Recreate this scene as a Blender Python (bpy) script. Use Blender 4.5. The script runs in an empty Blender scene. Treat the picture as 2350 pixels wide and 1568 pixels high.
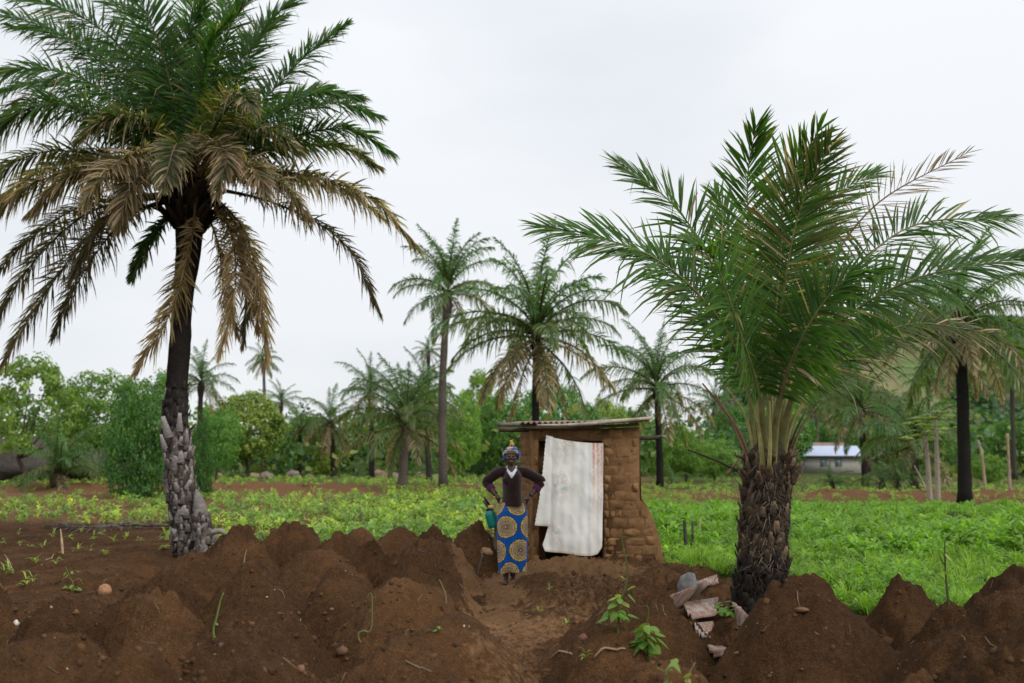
import bpy, math, random
import numpy as np
from mathutils import Vector, Matrix

# ------------------------------------------------------------------ camera, sky, sun
SC = bpy.context.scene
COL = SC.collection
F35 = 35.0
FP = 2350 * F35 / 36.0            # focal length in photo pixels (2350 wide)
PITCH = math.atan((1060 - 784) / FP)
CAMZ = 1.45
cd = bpy.data.cameras.new('camera'); cam = bpy.data.objects.new('camera', cd); COL.objects.link(cam)
cam.location = (0, 0, CAMZ); cam.rotation_euler = (math.pi / 2 + PITCH, 0, 0)
cd.lens = F35; cd.sensor_width = 36; cd.clip_start = 0.1; cd.clip_end = 3000
cd.dof.use_dof = True; cd.dof.focus_distance = 9.2; cd.dof.aperture_fstop = 1.9
SC.camera = cam

W = bpy.data.worlds.new('World'); SC.world = W; W.use_nodes = True
nt = W.node_tree; nt.nodes.clear()
SUN_EL, SUN_ROT = math.radians(40), math.radians(128)
out = nt.nodes.new('ShaderNodeOutputWorld'); bg = nt.nodes.new('ShaderNodeBackground')
sky = nt.nodes.new('ShaderNodeTexSky'); sky.sky_type = 'NISHITA'; sky.sun_disc = False
sky.sun_elevation = SUN_EL; sky.sun_rotation = SUN_ROT
sk = nt.nodes.new('ShaderNodeVectorMath'); sk.operation = 'SCALE'; sk.inputs['Scale'].default_value = 0.09
nt.links.new(sky.outputs[0], sk.inputs[0])
tc = nt.nodes.new('ShaderNodeTexCoord'); mp = nt.nodes.new('ShaderNodeMapping')
mp.inputs['Scale'].default_value = (1.0, 1.0, 2.6)
nt.links.new(tc.outputs['Generated'], mp.inputs[0])
nz = nt.nodes.new('ShaderNodeTexNoise'); nz.inputs['Scale'].default_value = 1.5; nz.inputs['Detail'].default_value = 4
nz.inputs['Roughness'].default_value = 0.5; nt.links.new(mp.outputs[0], nz.inputs['Vector'])
cr = nt.nodes.new('ShaderNodeValToRGB')
cr.color_ramp.elements[0].position = 0.40; cr.color_ramp.elements[0].color = (0.55, 0.575, 0.61, 1)
cr.color_ramp.elements[1].position = 0.60; cr.color_ramp.elements[1].color = (0.655, 0.67, 0.69, 1)
nt.links.new(nz.outputs[0], cr.inputs[0])
mx = nt.nodes.new('ShaderNodeMixRGB'); mx.inputs[0].default_value = 0.94      # cloud cover over the clear sky
nt.links.new(sk.outputs[0], mx.inputs[1]); nt.links.new(cr.outputs[0], mx.inputs[2])
nt.links.new(mx.outputs[0], bg.inputs[0])
sxyz = nt.nodes.new('ShaderNodeSeparateXYZ'); nt.links.new(tc.outputs['Generated'], sxyz.inputs[0])       # overcast: a little brighter towards the zenith
mg = nt.nodes.new('ShaderNodeMath'); mg.operation = 'MULTIPLY_ADD'; mg.use_clamp = False
mg.inputs[1].default_value = 0.28; mg.inputs[2].default_value = 1.0; nt.links.new(sxyz.outputs[2], mg.inputs[0]); nt.links.new(mg.outputs[0], bg.inputs[1])
nt.links.new(bg.outputs[0], out.inputs[0])

sd = bpy.data.lights.new('sun', 'SUN'); sun = bpy.data.objects.new('sun', sd); COL.objects.link(sun)
sd.energy = 1.35; sd.angle = math.radians(20); sd.color = (1.0, 0.965, 0.91)
sdir = Vector((math.sin(SUN_ROT) * math.cos(SUN_EL), math.cos(SUN_ROT) * math.cos(SUN_EL), math.sin(SUN_EL)))
sun.rotation_euler = sdir.to_track_quat('Z', 'Y').to_euler(); sun.location = (0, 0, 40)

SC.view_settings.view_transform = 'Standard'; SC.view_settings.look = 'None'
SC.view_settings.exposure = 0.42; SC.view_settings.gamma = 1.0; SC.view_settings.use_curve_mapping = False
SC.render.engine = 'CYCLES'
SC.cycles.max_bounces = 6; SC.cycles.diffuse_bounces = 3; SC.cycles.transmission_bounces = 4
SC.cycles.glossy_bounces = 2; SC.cycles.use_denoising = True

# ------------------------------------------------------------------ helpers
CP, SP = math.cos(PITCH), math.sin(PITCH)
def ray(px, py):
    r = (px - 1175) / FP; u = (784 - py) / FP
    return np.array([r, CP - u * SP, SP + u * CP])
def at(px, py, d):                        # point of a photo pixel at distance d in front of the camera
    v = ray(px, py); return np.array([0, 0, CAMZ]) + v * (d / v[1])

def hash3(ix, iy, iz, seed):
    h = (ix * 374761393 + iy * 668265263 + iz * 1440662683 + seed * 974634541) & 0xFFFFFFFF
    h = ((h ^ (h >> 13)) * 1274126177) & 0xFFFFFFFF
    h = ((h ^ (h >> 16)) * 2246822519) & 0xFFFFFFFF
    return ((h ^ (h >> 15)) & 0xFFFFFF) / float(0xFFFFFF)
def vnoise(P, seed=0):                    # value noise in -1..1
    P = np.asarray(P, float); i = np.floor(P).astype(np.int64); f = P - i; f = f * f * (3 - 2 * f)
    r = 0
    for dx in (0, 1):
        for dy in (0, 1):
            for dz in (0, 1):
                w = (f[..., 0] if dx else 1 - f[..., 0]) * (f[..., 1] if dy else 1 - f[..., 1]) * (f[..., 2] if dz else 1 - f[..., 2])
                r = r + w * hash3(i[..., 0] + dx, i[..., 1] + dy, i[..., 2] + dz, seed)
    return r * 2 - 1
def fbm(P, freq, octs=4, seed=0, gain=0.5):
    P = np.asarray(P, float) * freq; a = 1; s = 0
    for o in range(octs):
        s = s + a * vnoise(P, seed + o * 17); a *= gain; P = P * 2.03 + 7.1
    return s
def xy0(x, y):
    return np.stack([np.asarray(x, float), np.asarray(y, float), np.zeros_like(np.asarray(x, float))], -1)
def norm(v):
    v = np.asarray(v, float); return v / np.maximum(np.linalg.norm(v, axis=-1, keepdims=True), 1e-9)

def make_mesh(name, V, faces, cols=None, smooth=False, mats=()):
    """faces: list of (m,k) int arrays"""
    me = bpy.data.meshes.new(name)
    V = np.ascontiguousarray(V, np.float32)
    faces = [np.asarray(f, np.int32) for f in faces if len(f)]
    me.vertices.add(len(V)); me.vertices.foreach_set('co', V.ravel())
    nl = sum(f.size for f in faces); npol = sum(len(f) for f in faces)
    me.loops.add(nl); me.polygons.add(npol)
    me.loops.foreach_set('vertex_index', np.concatenate([f.ravel() for f in faces]).astype(np.int32))
    tot = np.concatenate([np.full(len(f), f.shape[1], np.int32) for f in faces])
    st = np.concatenate([[0], np.cumsum(tot)[:-1]]).astype(np.int32)
    me.polygons.foreach_set('loop_start', st)
    if smooth: me.polygons.foreach_set('use_smooth', np.ones(npol, bool))
    me.update(calc_edges=True)
    if cols is not None:
        a = me.color_attributes.new('Col', 'FLOAT_COLOR', 'POINT')
        c = np.ones((len(V), 4), np.float32); c[:, :3] = cols; a.data.foreach_set('color', c.ravel())
    for m in mats: me.materials.append(m)
    return me

class MB:
    """collects shapes with a colour per point; build() links them as ONE mesh object"""
    def __init__(s): s.V = []; s.Q = []; s.T = []; s.C = []; s.n = 0
    def add(s, V, Q=None, T=None, col=(.5, .5, .5)):
        V = np.asarray(V, float).reshape(-1, 3); c = np.asarray(col, float)
        if c.ndim == 1: c = np.tile(c, (len(V), 1))
        s.V.append(V); s.C.append(c)
        if Q is not None and len(Q): s.Q.append(np.asarray(Q, np.int64).reshape(-1, 4) + s.n)
        if T is not None and len(T): s.T.append(np.asarray(T, np.int64).reshape(-1, 3) + s.n)
        s.n += len(V); return s
    def arrays(s):
        f = []
        if s.Q: f.append(np.concatenate(s.Q))
        if s.T: f.append(np.concatenate(s.T))
        return np.concatenate(s.V), f, np.concatenate(s.C)
    def mesh(s, name, mat, smooth=False, origin=None):
        V, f, C = s.arrays()
        if origin is not None: V = V - np.asarray(origin)
        return make_mesh(name, V, f, C, smooth, [mat])
    def build(s, name, mat, parent=None, smooth=False, origin=None):
        return link(name, s.mesh(name, mat, smooth, origin), parent)
    # shapes
    def tube(s, pts, rad, sides=8, col=(.5, .5, .5), caps=True, wob=0, seed=0, flat=1.0):
        pts = np.asarray(pts, float); n = len(pts); rad = np.broadcast_to(np.asarray(rad, float), (n,))
        T = norm(np.gradient(pts, axis=0)); ref = np.array([0.31, 0.17, 0.93])
        if abs(np.dot(norm(T.mean(0)), norm(ref))) > .85: ref = np.array([.93, .31, .17])
        A = norm(np.cross(T, ref)); B = np.cross(T, A)
        th = np.linspace(0, 2 * math.pi, sides, endpoint=False)
        ring = pts[:, None] + rad[:, None, None] * (np.cos(th)[None, :, None] * A[:, None] + flat * np.sin(th)[None, :, None] * B[:, None])
        if wob:
            ring = ring + wob * rad[:, None, None] * (fbm(ring * (1.2 / max(rad.max(), 1e-4)), 1, 2, seed)[..., None]) * norm(ring - pts[:, None])
        V = ring.reshape(-1, 3); Q = []
        i = np.arange(n - 1)[:, None] * sides; j = np.arange(sides)[None, :]; k = (j + 1) % sides
        Q = np.stack([i + j, i + k, i + sides + k, i + sides + j], -1).reshape(-1, 4)
        T3 = []
        if caps:
            V = np.vstack([V, pts[0], pts[-1]]); a = n * sides
            for q in range(sides):
                T3.append((a, (q + 1) % sides, q)); T3.append((a + 1, (n - 1) * sides + q, (n - 1) * sides + (q + 1) % sides))
        c = np.asarray(col, float)
        if c.ndim == 2 and len(c) == n:
            cc = np.repeat(c, sides, 0); c = np.vstack([cc, c[0], c[-1]]) if caps else cc
        return s.add(V, Q, T3, c)
    def ell(s, c, r, col=(.5, .5, .5), nu=16, nv=10, R=None, noise=0, seed=0, nf=1.0):
        u = np.linspace(0, 2 * math.pi, nu, endpoint=False); v = np.linspace(0, math.pi, nv)
        U, Vv = np.meshgrid(u, v); P = np.stack([np.cos(U) * np.sin(Vv), np.sin(U) * np.sin(Vv), np.cos(Vv)], -1).reshape(-1, 3)
        if noise: P = P * (1 + noise * fbm(P * nf, 1.6, 3, seed))[:, None]
        P = P * np.asarray(r)
        if R is not None: P = P @ np.asarray(R).T
        i = np.arange(nv - 1)[:, None] * nu; j = np.arange(nu)[None, :]; k = (j + 1) % nu
        Q = np.stack([i + j, i + nu + j, i + nu + k, i + k], -1).reshape(-1, 4)
        return s.add(P + np.asarray(c), Q, None, col)
    def box(s, lo, hi, col=(.5, .5, .5), R=None, c=None):
        lo = np.asarray(lo, float); hi = np.asarray(hi, float)
        V = np.array([[x, y, z] for z in (0, 1) for y in (0, 1) for x in (0, 1)], float) * (hi - lo) + lo
        if R is not None: V = V @ np.asarray(R).T
        if c is not None: V = V + np.asarray(c)
        return s.add(V, [(0, 2, 3, 1), (4, 5, 7, 6), (0, 1, 5, 4), (2, 6, 7, 3), (0, 4, 6, 2), (1, 3, 7, 5)], None, col)
    def grid(s, P, col=(.5, .5, .5), flip=False):
        P = np.asarray(P, float); a, b = P.shape[:2]
        i = np.arange(a - 1)[:, None] * b; j = np.arange(b - 1)[None, :]
        Q = np.stack([i + j, i + j + 1, i + b + j + 1, i + b + j], -1).reshape(-1, 4)
        if flip: Q = Q[:, ::-1]
        c = np.asarray(col, float)
        if c.ndim == 3: c = c.reshape(-1, 3)
        return s.add(P.reshape(-1, 3), Q, None, c)

def link(name, me, parent=None):
    o = bpy.data.objects.new(name, me); COL.objects.link(o)
    if parent is not None: o.parent = parent
    return o
def tag(o, label, cat, group=None, kind=None):
    if label: o['label'] = label
    if cat: o['category'] = cat
    if group: o['group'] = group
    if kind: o['kind'] = kind
    return o
def thing(name, loc, label, cat, group=None, rz=0):
    o = bpy.data.objects.new(name, None); COL.objects.link(o); o.location = tuple(loc); o.rotation_euler = (0, 0, rz)
    o.empty_display_size = .2
    return tag(o, label, cat, group)
def rotz(a):
    c, s_ = math.cos(a), math.sin(a); return np.array([[c, -s_, 0], [s_, c, 0], [0, 0, 1]])
def rotx(a):
    c, s_ = math.cos(a), math.sin(a); return np.array([[1, 0, 0], [0, c, -s_], [0, s_, c]])
def roty(a):
    c, s_ = math.cos(a), math.sin(a); return np.array([[c, 0, s_], [0, 1, 0], [-s_, 0, c]])

# ------------------------------------------------------------------ materials
M = {}
def mat(name):
    m = bpy.data.materials.new(name); m.use_nodes = True; t = m.node_tree
    b = t.nodes['Principled BSDF']; M[name] = m
    return m, t, b
def nd(t, kind, **kw):
    n = t.nodes.new(kind)
    for k, v in kw.items():
        if k in n.inputs: n.inputs[k].default_value = v
        else: setattr(n, k, v)
    return n
def ramp(t, fac, stops):
    r = t.nodes.new('ShaderNodeValToRGB'); e = r.color_ramp.elements
    while len(e) < len(stops): e.new(0.5)
    for i, (p, c) in enumerate(stops): e[i].position = p; e[i].color = (*c, 1)
    t.links.new(fac, r.inputs[0]); return r.outputs[0]
def objco(t):
    return nd(t, 'ShaderNodeTexCoord').outputs['Object']
def noise(t, co, scale, detail=4, rough=.55):
    n = nd(t, 'ShaderNodeTexNoise', Scale=scale, Detail=detail, Roughness=rough)
    t.links.new(co, n.inputs['Vector']); return n.outputs[0]
def bump(t, b, h, strength, dist):
    n = nd(t, 'ShaderNodeBump', Strength=strength, Distance=dist)
    t.links.new(h, n.inputs['Height']); t.links.new(n.outputs[0], b.inputs['Normal']); return n
def mixc(t, fac, a, b_, mode='MIX'):
    n = nd(t, 'ShaderNodeMixRGB', blend_type=mode)
    for i, v in ((0, fac), (1, a), (2, b_)):
        if isinstance(v, (int, float)): n.inputs[i].default_value = v
        elif isinstance(v, tuple): n.inputs[i].default_value = (*v, 1)
        else: t.links.new(v, n.inputs[i])
    return n.outputs[0]
def attr(t, name='Col'):
    return nd(t, 'ShaderNodeAttribute', attribute_name=name)

def leaf_mat(name, rough=.5, trans=.3, spec=.4, tcol=(1.25, 1.35, .55), vary=.25):
    m, t, b = mat(name); a = attr(t)
    oi = nd(t, 'ShaderNodeObjectInfo')
    h = nd(t, 'ShaderNodeMapRange'); h.inputs['To Min'].default_value = 1 - vary; h.inputs['To Max'].default_value = 1 + vary
    t.links.new(oi.outputs['Random'], h.inputs['Value'])
    c0 = nd(t, 'ShaderNodeVectorMath', operation='SCALE'); t.links.new(a.outputs['Color'], c0.inputs[0]); t.links.new(h.outputs[0], c0.inputs['Scale'])
    t.links.new(c0.outputs[0], b.inputs['Base Color']); b.inputs['Roughness'].default_value = rough
    b.inputs['Specular IOR Level'].default_value = spec
    tr = nd(t, 'ShaderNodeBsdfTranslucent'); t.links.new(mixc(t, 1.0, c0.outputs[0], tcol, 'MULTIPLY'), tr.inputs[0])
    ms = nd(t, 'ShaderNodeMixShader'); ms.inputs[0].default_value = trans
    t.links.new(b.outputs[0], ms.inputs[1]); t.links.new(tr.outputs[0], ms.inputs[2])
    t.links.new(ms.outputs[0], t.nodes['Material Output'].inputs[0]); return m
leaf_mat('palm_leaf', .45, .38, .3, (1.7, 2.0, .5), .12)
leaf_mat('leaf', .5, .35, .35, (1.5, 1.6, .5), .2)
leaf_mat('weed', .5, .4, .3, (1.4, 1.5, .5), .05)
leaf_mat('dry_leaf', .75, .2, .15, (1.3, 1.1, .8), .15)

def attr_mat(name, rough=.8, spec=.2, nscale=0, namt=.3, bstr=0, bscale=40, bdist=.01, sheen=0):
    m, t, b = mat(name); a = attr(t); c = a.outputs['Color']
    if nscale:
        n = noise(t, objco(t), nscale, 5, .65); c = mixc(t, 1.0, c, ramp(t, n, [(.3, (1 - namt,) * 3), (.7, (1 + namt,) * 3)]), 'MULTIPLY')
    t.links.new(c, b.inputs['Base Color']); b.inputs['Roughness'].default_value = rough; b.inputs['Specular IOR Level'].default_value = spec
    if sheen: b.inputs['Sheen Weight'].default_value = sheen
    if bstr: bump(t, b, noise(t, objco(t), bscale, 6, .65), bstr, bdist)
    return m
attr_mat('bark', .9, .15, 14, .45, .8, 45, .02)
attr_mat('wood', .85, .2, 9, .35, .6, 60, .008)
attr_mat('stone', .9, .2, 6, .4, .7, 30, .02)
attr_mat('cloth_print', .85, .1, 0, 0, .15, 220, .002, .2)
attr_mat('knit', .95, .05, 0, 0, .5, 260, .003, .3)
attr_mat('skin', .42, .45, 60, .12)
attr_mat('plain', .6, .3)
attr_mat('plastic', .35, .5)
attr_mat('boot', .85, .2, 22, .5, .7, 70, .006)
attr_mat('hill_rock', .95, .1, .12, .35)
attr_mat('plaster', .9, .15, 1.5, .12)

def mud_mat(name, a, b_, c_):
    m, t, b = mat(name); co = objco(t); oi = nd(t, 'ShaderNodeObjectInfo')
    va = nd(t, 'ShaderNodeVectorMath', operation='ADD'); t.links.new(nd(t, 'ShaderNodeNewGeometry').outputs['Position'], va.inputs[0]); t.links.new(oi.outputs['Random'], va.inputs[1])
    n = noise(t, va.outputs[0], 5.5, 6, .68); col = ramp(t, n, [(.28, a), (.5, b_), (.74, c_)])
    h = nd(t, 'ShaderNodeMapRange'); h.inputs['To Min'].default_value = .8; h.inputs['To Max'].default_value = 1.15
    t.links.new(oi.outputs['Random'], h.inputs['Value'])
    sc = nd(t, 'ShaderNodeVectorMath', operation='SCALE'); t.links.new(col, sc.inputs[0]); t.links.new(h.outputs[0], sc.inputs['Scale'])
    t.links.new(sc.outputs[0], b.inputs['Base Color']); b.inputs['Roughness'].default_value = .95; b.inputs['Specular IOR Level'].default_value = .1
    bump(t, b, noise(t, va.outputs[0], 38, 7, .7), .9, .015)
mud_mat('mud_brick', (.165, .088, .040), (.245, .135, .062), (.33, .19, .092))
mud_mat('mud_mortar', (.145, .077, .035), (.215, .118, .055), (.29, .165, .08))

# rusty corrugated iron
def rust_mat():
    m, t, b = mat('rusty_metal'); co = objco(t); n = noise(t, co, 5, 6, .7); n2 = noise(t, co, 28, 4, .7)
    c = ramp(t, n, [(.33, (.30, .275, .26)), (.44, (.40, .33, .28)), (.5, (.26, .115, .068)), (.7, (.12, .052, .032))])
    t.links.new(mixc(t, .35, c, ramp(t, n2, [(.35, (.12, .05, .035)), (.65, (.45, .36, .31))])), b.inputs['Base Color'])
    b.inputs['Roughness'].default_value = .7; b.inputs['Metallic'].default_value = .15
    bump(t, b, n2, .3, .004)
rust_mat()
def soil_mat():
    m, t, b = mat('soil'); pos = nd(t, 'ShaderNodeNewGeometry').outputs['Position']
    n1 = noise(t, pos, 1.7, 7, .66); n2 = noise(t, pos, 18, 6, .7); n3 = noise(t, pos, 95, 4, .7)
    dark = ramp(t, n1, [(.36, (.056, .028, .013)), (.5, (.135, .064, .026)), (.63, (.30, .142, .057))])
    dark = mixc(t, .5, dark, ramp(t, n2, [(.36, (.05, .026, .012)), (.52, (.135, .065, .027)), (.66, (.28, .138, .06))]))
    path = ramp(t, n1, [(.3, (.22, .112, .05)), (.66, (.46, .25, .118))])
    path = mixc(t, .35, path, ramp(t, n2, [(.36, (.13, .07, .033)), (.66, (.46, .26, .125))]))
    grs = ramp(t, n2, [(.3, (.045, .05, .014)), (.55, (.08, .11, .025)), (.75, (.11, .07, .035))])
    red = ramp(t, n2, [(.3, (.15, .076, .036)), (.7, (.27, .14, .066))])
    a = attr(t); sp = nd(t, 'ShaderNodeSeparateColor'); t.links.new(a.outputs['Color'], sp.inputs[0])
    def mask(o):           # ragged mask edges
        ad = nd(t, 'ShaderNodeMath', operation='MULTIPLY_ADD'); t.links.new(n2, ad.inputs[0]); ad.inputs[1].default_value = .9; t.links.new(o, ad.inputs[2])
        return ramp(t, ad.outputs[0], [(.78, (0, 0, 0)), (1.12, (1, 1, 1))])
    dark = mixc(t, .45, dark, ramp(t, n3, [(.36, (.042, .022, .011)), (.52, (.118, .061, .027)), (.66, (.29, .155, .072))]))
    tn = nd(t, 'ShaderNodeVectorMath', operation='SCALE'); t.links.new(dark, tn.inputs[0]); t.links.new(attr(t, 'Tone').outputs['Fac'], tn.inputs['Scale']); dark = tn.outputs[0]      # some mounds of moister, darker earth
    c = mixc(t, mask(sp.outputs[2]), dark, red)
    c = mixc(t, mask(sp.outputs[0]), c, path)
    c = mixc(t, mask(sp.outputs[1]), c, grs)
    # small pale crumbs and straw bits
    v = nd(t, 'ShaderNodeTexVoronoi', Scale=42.0); t.links.new(pos, v.inputs['Vector'])
    c = mixc(t, ramp(t, v.outputs['Distance'], [(.035, (.7,) * 3), (.07, (0, 0, 0))]), c, (.2, .13, .08))
    t.links.new(c, b.inputs['Base Color']); b.inputs['Roughness'].default_value = .95; b.inputs['Specular IOR Level'].default_value = .12
    mxh = nd(t, 'ShaderNodeMath', operation='MULTIPLY_ADD'); t.links.new(n2, mxh.inputs[0]); mxh.inputs[1].default_value = 1.6; t.links.new(n3, mxh.inputs[2])
    bump(t, b, mxh.outputs[0], 1.0, .045)
    a2 = noise(t, pos, 10, 2)
soil_mat()
def glass_mat():
    m, t, b = mat('window_glass'); b.inputs['Base Color'].default_value = (.35, .42, .45, 1); b.inputs['Roughness'].default_value = .12; b.inputs['Specular IOR Level'].default_value = .9
glass_mat()

# ------------------------------------------------------------------ ground
rng = np.random.default_rng(7)
MOUNDS = []                                # x, y, height, radius, pointedness
PEAKZ = []
def mound(px, py, d, R, base=.06, s=.34, dz=0):
    p = at(px, py, d); PEAKZ.append(p[2]); MOUNDS.append((p[0], p[1], p[2] - base + dz, R * (.93 if s < .5 else 1), s))
# rows of planting mounds left of the path, far to near
for a in [(682, 1196, 14.2, .72), (552, 1210, 13.2, .72), (765, 1211, 13.1, .62), (826, 1204, 13.9, .6), (915, 1201, 14.2, .68), (1084, 1199, 14.3, .72), (1000, 1212, 13.1, .6),
          (440, 1254, 10.6, .74), (560, 1249, 10.7, .72), (742, 1258, 10.4, .78), (978, 1228, 11.6, .74), (855, 1245, 11.4, .6),
          (368, 1307, 8.5, .74), (575, 1296, 8.7, .74), (772, 1300, 8.8, .72), (952, 1262, 9.9, .74),
          (358, 1350, 7.1, .74), (602, 1344, 7.0, .74), (936, 1325, 7.6, .82), (165, 1372, 6.9, .72),
          (575, 1454, 4.95, .76), (912, 1448, 5.05, .74), (95, 1458, 5.25, .85), (-110, 1445, 5.3, .7), (330, 1480, 4.6, .5), (1010, 1400, 6.3, .72), (1045, 1490, 5.3, .62),
          (760, 1590, 3.75, .75), (300, 1600, 3.7, .75), (1060, 1610, 4.0, .6),
          # right of the path
          (1872, 1314, 7.15, .84, .06, .2), (2068, 1312, 8.5, .62, .06, .15), (2352, 1338, 6.5, .95), (2345, 1300, 8.7, .85), (2178, 1388, 7.0, .5), (2270, 1455, 5.2, .72), (2120, 1560, 4.6, .5),
          (1480, 1366, 7.7, .8), (1430, 1430, 6.7, .6), (1540, 1512, 5.1, .72), (1800, 1560, 4.7, .6), (1370, 1545, 5.0, .45), (2440, 1390, 5.6, .8),
          (-60, 1330, 8.3, .6)]:
    mound(*a)
for a in [(1330, 1318, 10.8, .9, .02), (1265, 1322, 11.0, .6, .02), (1300, 1395, 9.2, .55, .0), (1340, 1277, 13.0, 1.25, .0), (1420, 1280, 13.6, .9, 0), (1580, 1298, 12.6, 1.6, .0), (1745, 1392, 9.45, 1.0, .0)]:
    mound(*a, s=.8)
# far rows beyond the crop
for a in [(480, 1102, 52, 1.5), (540, 1106, 50, 1.4), (585, 1104, 50, 1.6), (640, 1105, 50, 1.5), (700, 1106, 51, 1.5), (760, 1107, 50, 1.5), (805, 1110, 49, 1.4), (250, 1100, 52, 1.8), (180, 1104, 50, 1.8), (60, 1100, 52, 2), (320, 1102, 50, 1.6),
          (1900, 1118, 43, 1.2), (1960, 1120, 42, 1.2), (2030, 1124, 41, 1.3), (2090, 1124, 41, 1.2), (2150, 1122, 41, 1.3), (2270, 1122, 41, 1.3), (2325, 1120, 42, 1.3), (2390, 1120, 42, 1.4), (1130, 1112, 52, 1.3), (1065, 1110, 54, 1.2)]:
    mound(*a)
def sstep(a, b, v):
    q = np.clip((v - a) / (b - a), 0, 1); return q * q * (3 - 2 * q)
PATH = [np.array(p) for p in ((.35, 13.2), (.0, 12.2), (-.15, 11.0), (-.02, 9.4), (.05, 8.0), (.12, 6.5), (.15, 4.0))]
def dist_path(x, y, pts=PATH):
    best = np.full(np.shape(x), 1e9)
    for a, b in zip(pts[:-1], pts[1:]):
        ab = b - a; q = np.clip(((x - a[0]) * ab[0] + (y - a[1]) * ab[1]) / (ab @ ab), 0, 1)
        best = np.minimum(best, np.hypot(x - a[0] - q * ab[0], y - a[1] - q * ab[1]))
    return best
def ground_h(x, y, fine=True):
    x = np.asarray(x, float); y = np.asarray(y, float); P = xy0(x, y)
    wx = x + .10 * fbm(P, 1.7, 3, 5); wy = y + .10 * fbm(P, 1.7, 3, 9)
    acc = np.zeros_like(x)
    for (mx_, my_, H, R, s) in MOUNDS:
        q = np.hypot(wx - mx_, wy - my_) / R
        f = (math.sqrt(1 + s * s) - np.sqrt(q * q + s * s)) / (math.sqrt(1 + s * s) - s)
        f = np.clip(f, 0, None) ** 1.06 * H
        acc = acc + f ** 8
    h = acc ** .125
    till = sstep(3, 5, y) * (1 - sstep(16, 22, y)) * sstep(.35, .9, dist_path(x, y))
    base = -.09 * till
    base = base - .5 * np.exp(-(((x + 5.35) / .5) ** 2 + ((y - 15.6) / .8) ** 2))       # hollow beside the grey palm
    base = base + .05 * fbm(P, .35, 2, 21) * (1 - sstep(30, 60, y)) - .02
    h = h + base
    if fine:
        amp = .62 + .38 * till
        nearf = 1 - sstep(22, 45, y)
        h = h + amp * (.04 * fbm(P, 3.1, 2, 31) + .018 * fbm(P, 9, 2, 41)) * nearf
        patch = sstep(-.35, .35, fbm(P, 1.3, 2, 59))
        bl_ = np.abs(vnoise(P * 8.7, 61)) * .050 + np.abs(vnoise(P * 17.3 + 3, 62)) * .030 + np.abs(vnoise(P * 33 + 5, 63)) * .017 + np.abs(vnoise(P * 58 + 9, 64)) * .008
        h = h + amp * (.8 + 1.1 * patch) * (bl_ - .04) * nearf
        tr = np.exp(-(((x + .02) / .45) ** 2 + ((y - 12.15) / .5) ** 2) ** 2); h = h * (1 - tr) + tr * (.004 + .006 * fbm(P, 9, 2, 41))      # trodden earth where the woman stands
    return h
for _ in range(2):                        # settle every mound to the height its peak has in the photograph
    for i, (mx_, my_, H, R, s) in enumerate(MOUNDS):
        gx, gy = np.meshgrid(np.linspace(-.16, .16, 7) * R / .7 + mx_, np.linspace(-.16, .16, 7) * R / .7 + my_)
        MOUNDS[i] = (mx_, my_, max(.05, H + PEAKZ[i] - .015 - ground_h(gx.ravel(), gy.ravel(), False).max()), R, s)
def gz(x, y): return float(ground_h(np.array([x]), np.array([y]))[0])
def hit(px, py, d0=3.2, d1=200):          # where a photo pixel meets the ground
    v = ray(px, py); ds = np.geomspace(d0, d1, 900); P = np.array([0, 0, CAMZ]) + v * (ds / v[1])[:, None]
    below = P[:, 2] < ground_h(P[:, 0], P[:, 1])
    i = int(np.argmax(below)) if below.any() else len(ds) - 1
    p = P[i].copy(); p[2] = gz(p[0], p[1]); return p

def spaced(a, fine, far, growth):
    r = [0]; s = fine
    while r[-1] < far:
        if r[-1] > a: s *= growth if r[-1] < 9 else 1.06
        r.append(r[-1] + s)
    return np.array(r)
xr = spaced(3.9, .0225, 900, 1.022); xs = np.concatenate([-xr[:0:-1], xr])
yr = [3.0]; 
while yr[-1] < 1200: yr.append(yr[-1] + max(.0195 if yr[-1] > 4 else .03, .0050 * yr[-1] if yr[-1] < 22 else .0065 * yr[-1] if yr[-1] < 60 else .0055 * 60 * (yr[-1] / 60) ** 2.2))
ys = np.concatenate([[-80, -40, -20, -8, -2, 1, 2.4], yr])
X, Y = np.meshgrid(xs, ys); Z = ground_h(X, Y)
Pg = xy0(X, Y)
pathm = (1 - sstep(.1, .6, dist_path(X, Y) + .38 * fbm(Pg, 2.4, 3, 3))) * np.interp(Y, [5, 8, 10, 12], [.36, .44, .66, .95])
pathm = np.maximum(pathm, np.exp(-(((X - .75) / 1.0) ** 2 + ((Y - 12.7) / .75) ** 2)) * 1.15)
pathm = np.maximum(pathm, .45 * np.exp(-(((X - .9) / 1.0) ** 2 + ((Y - 9.8) / 2.6) ** 2)))
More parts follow.
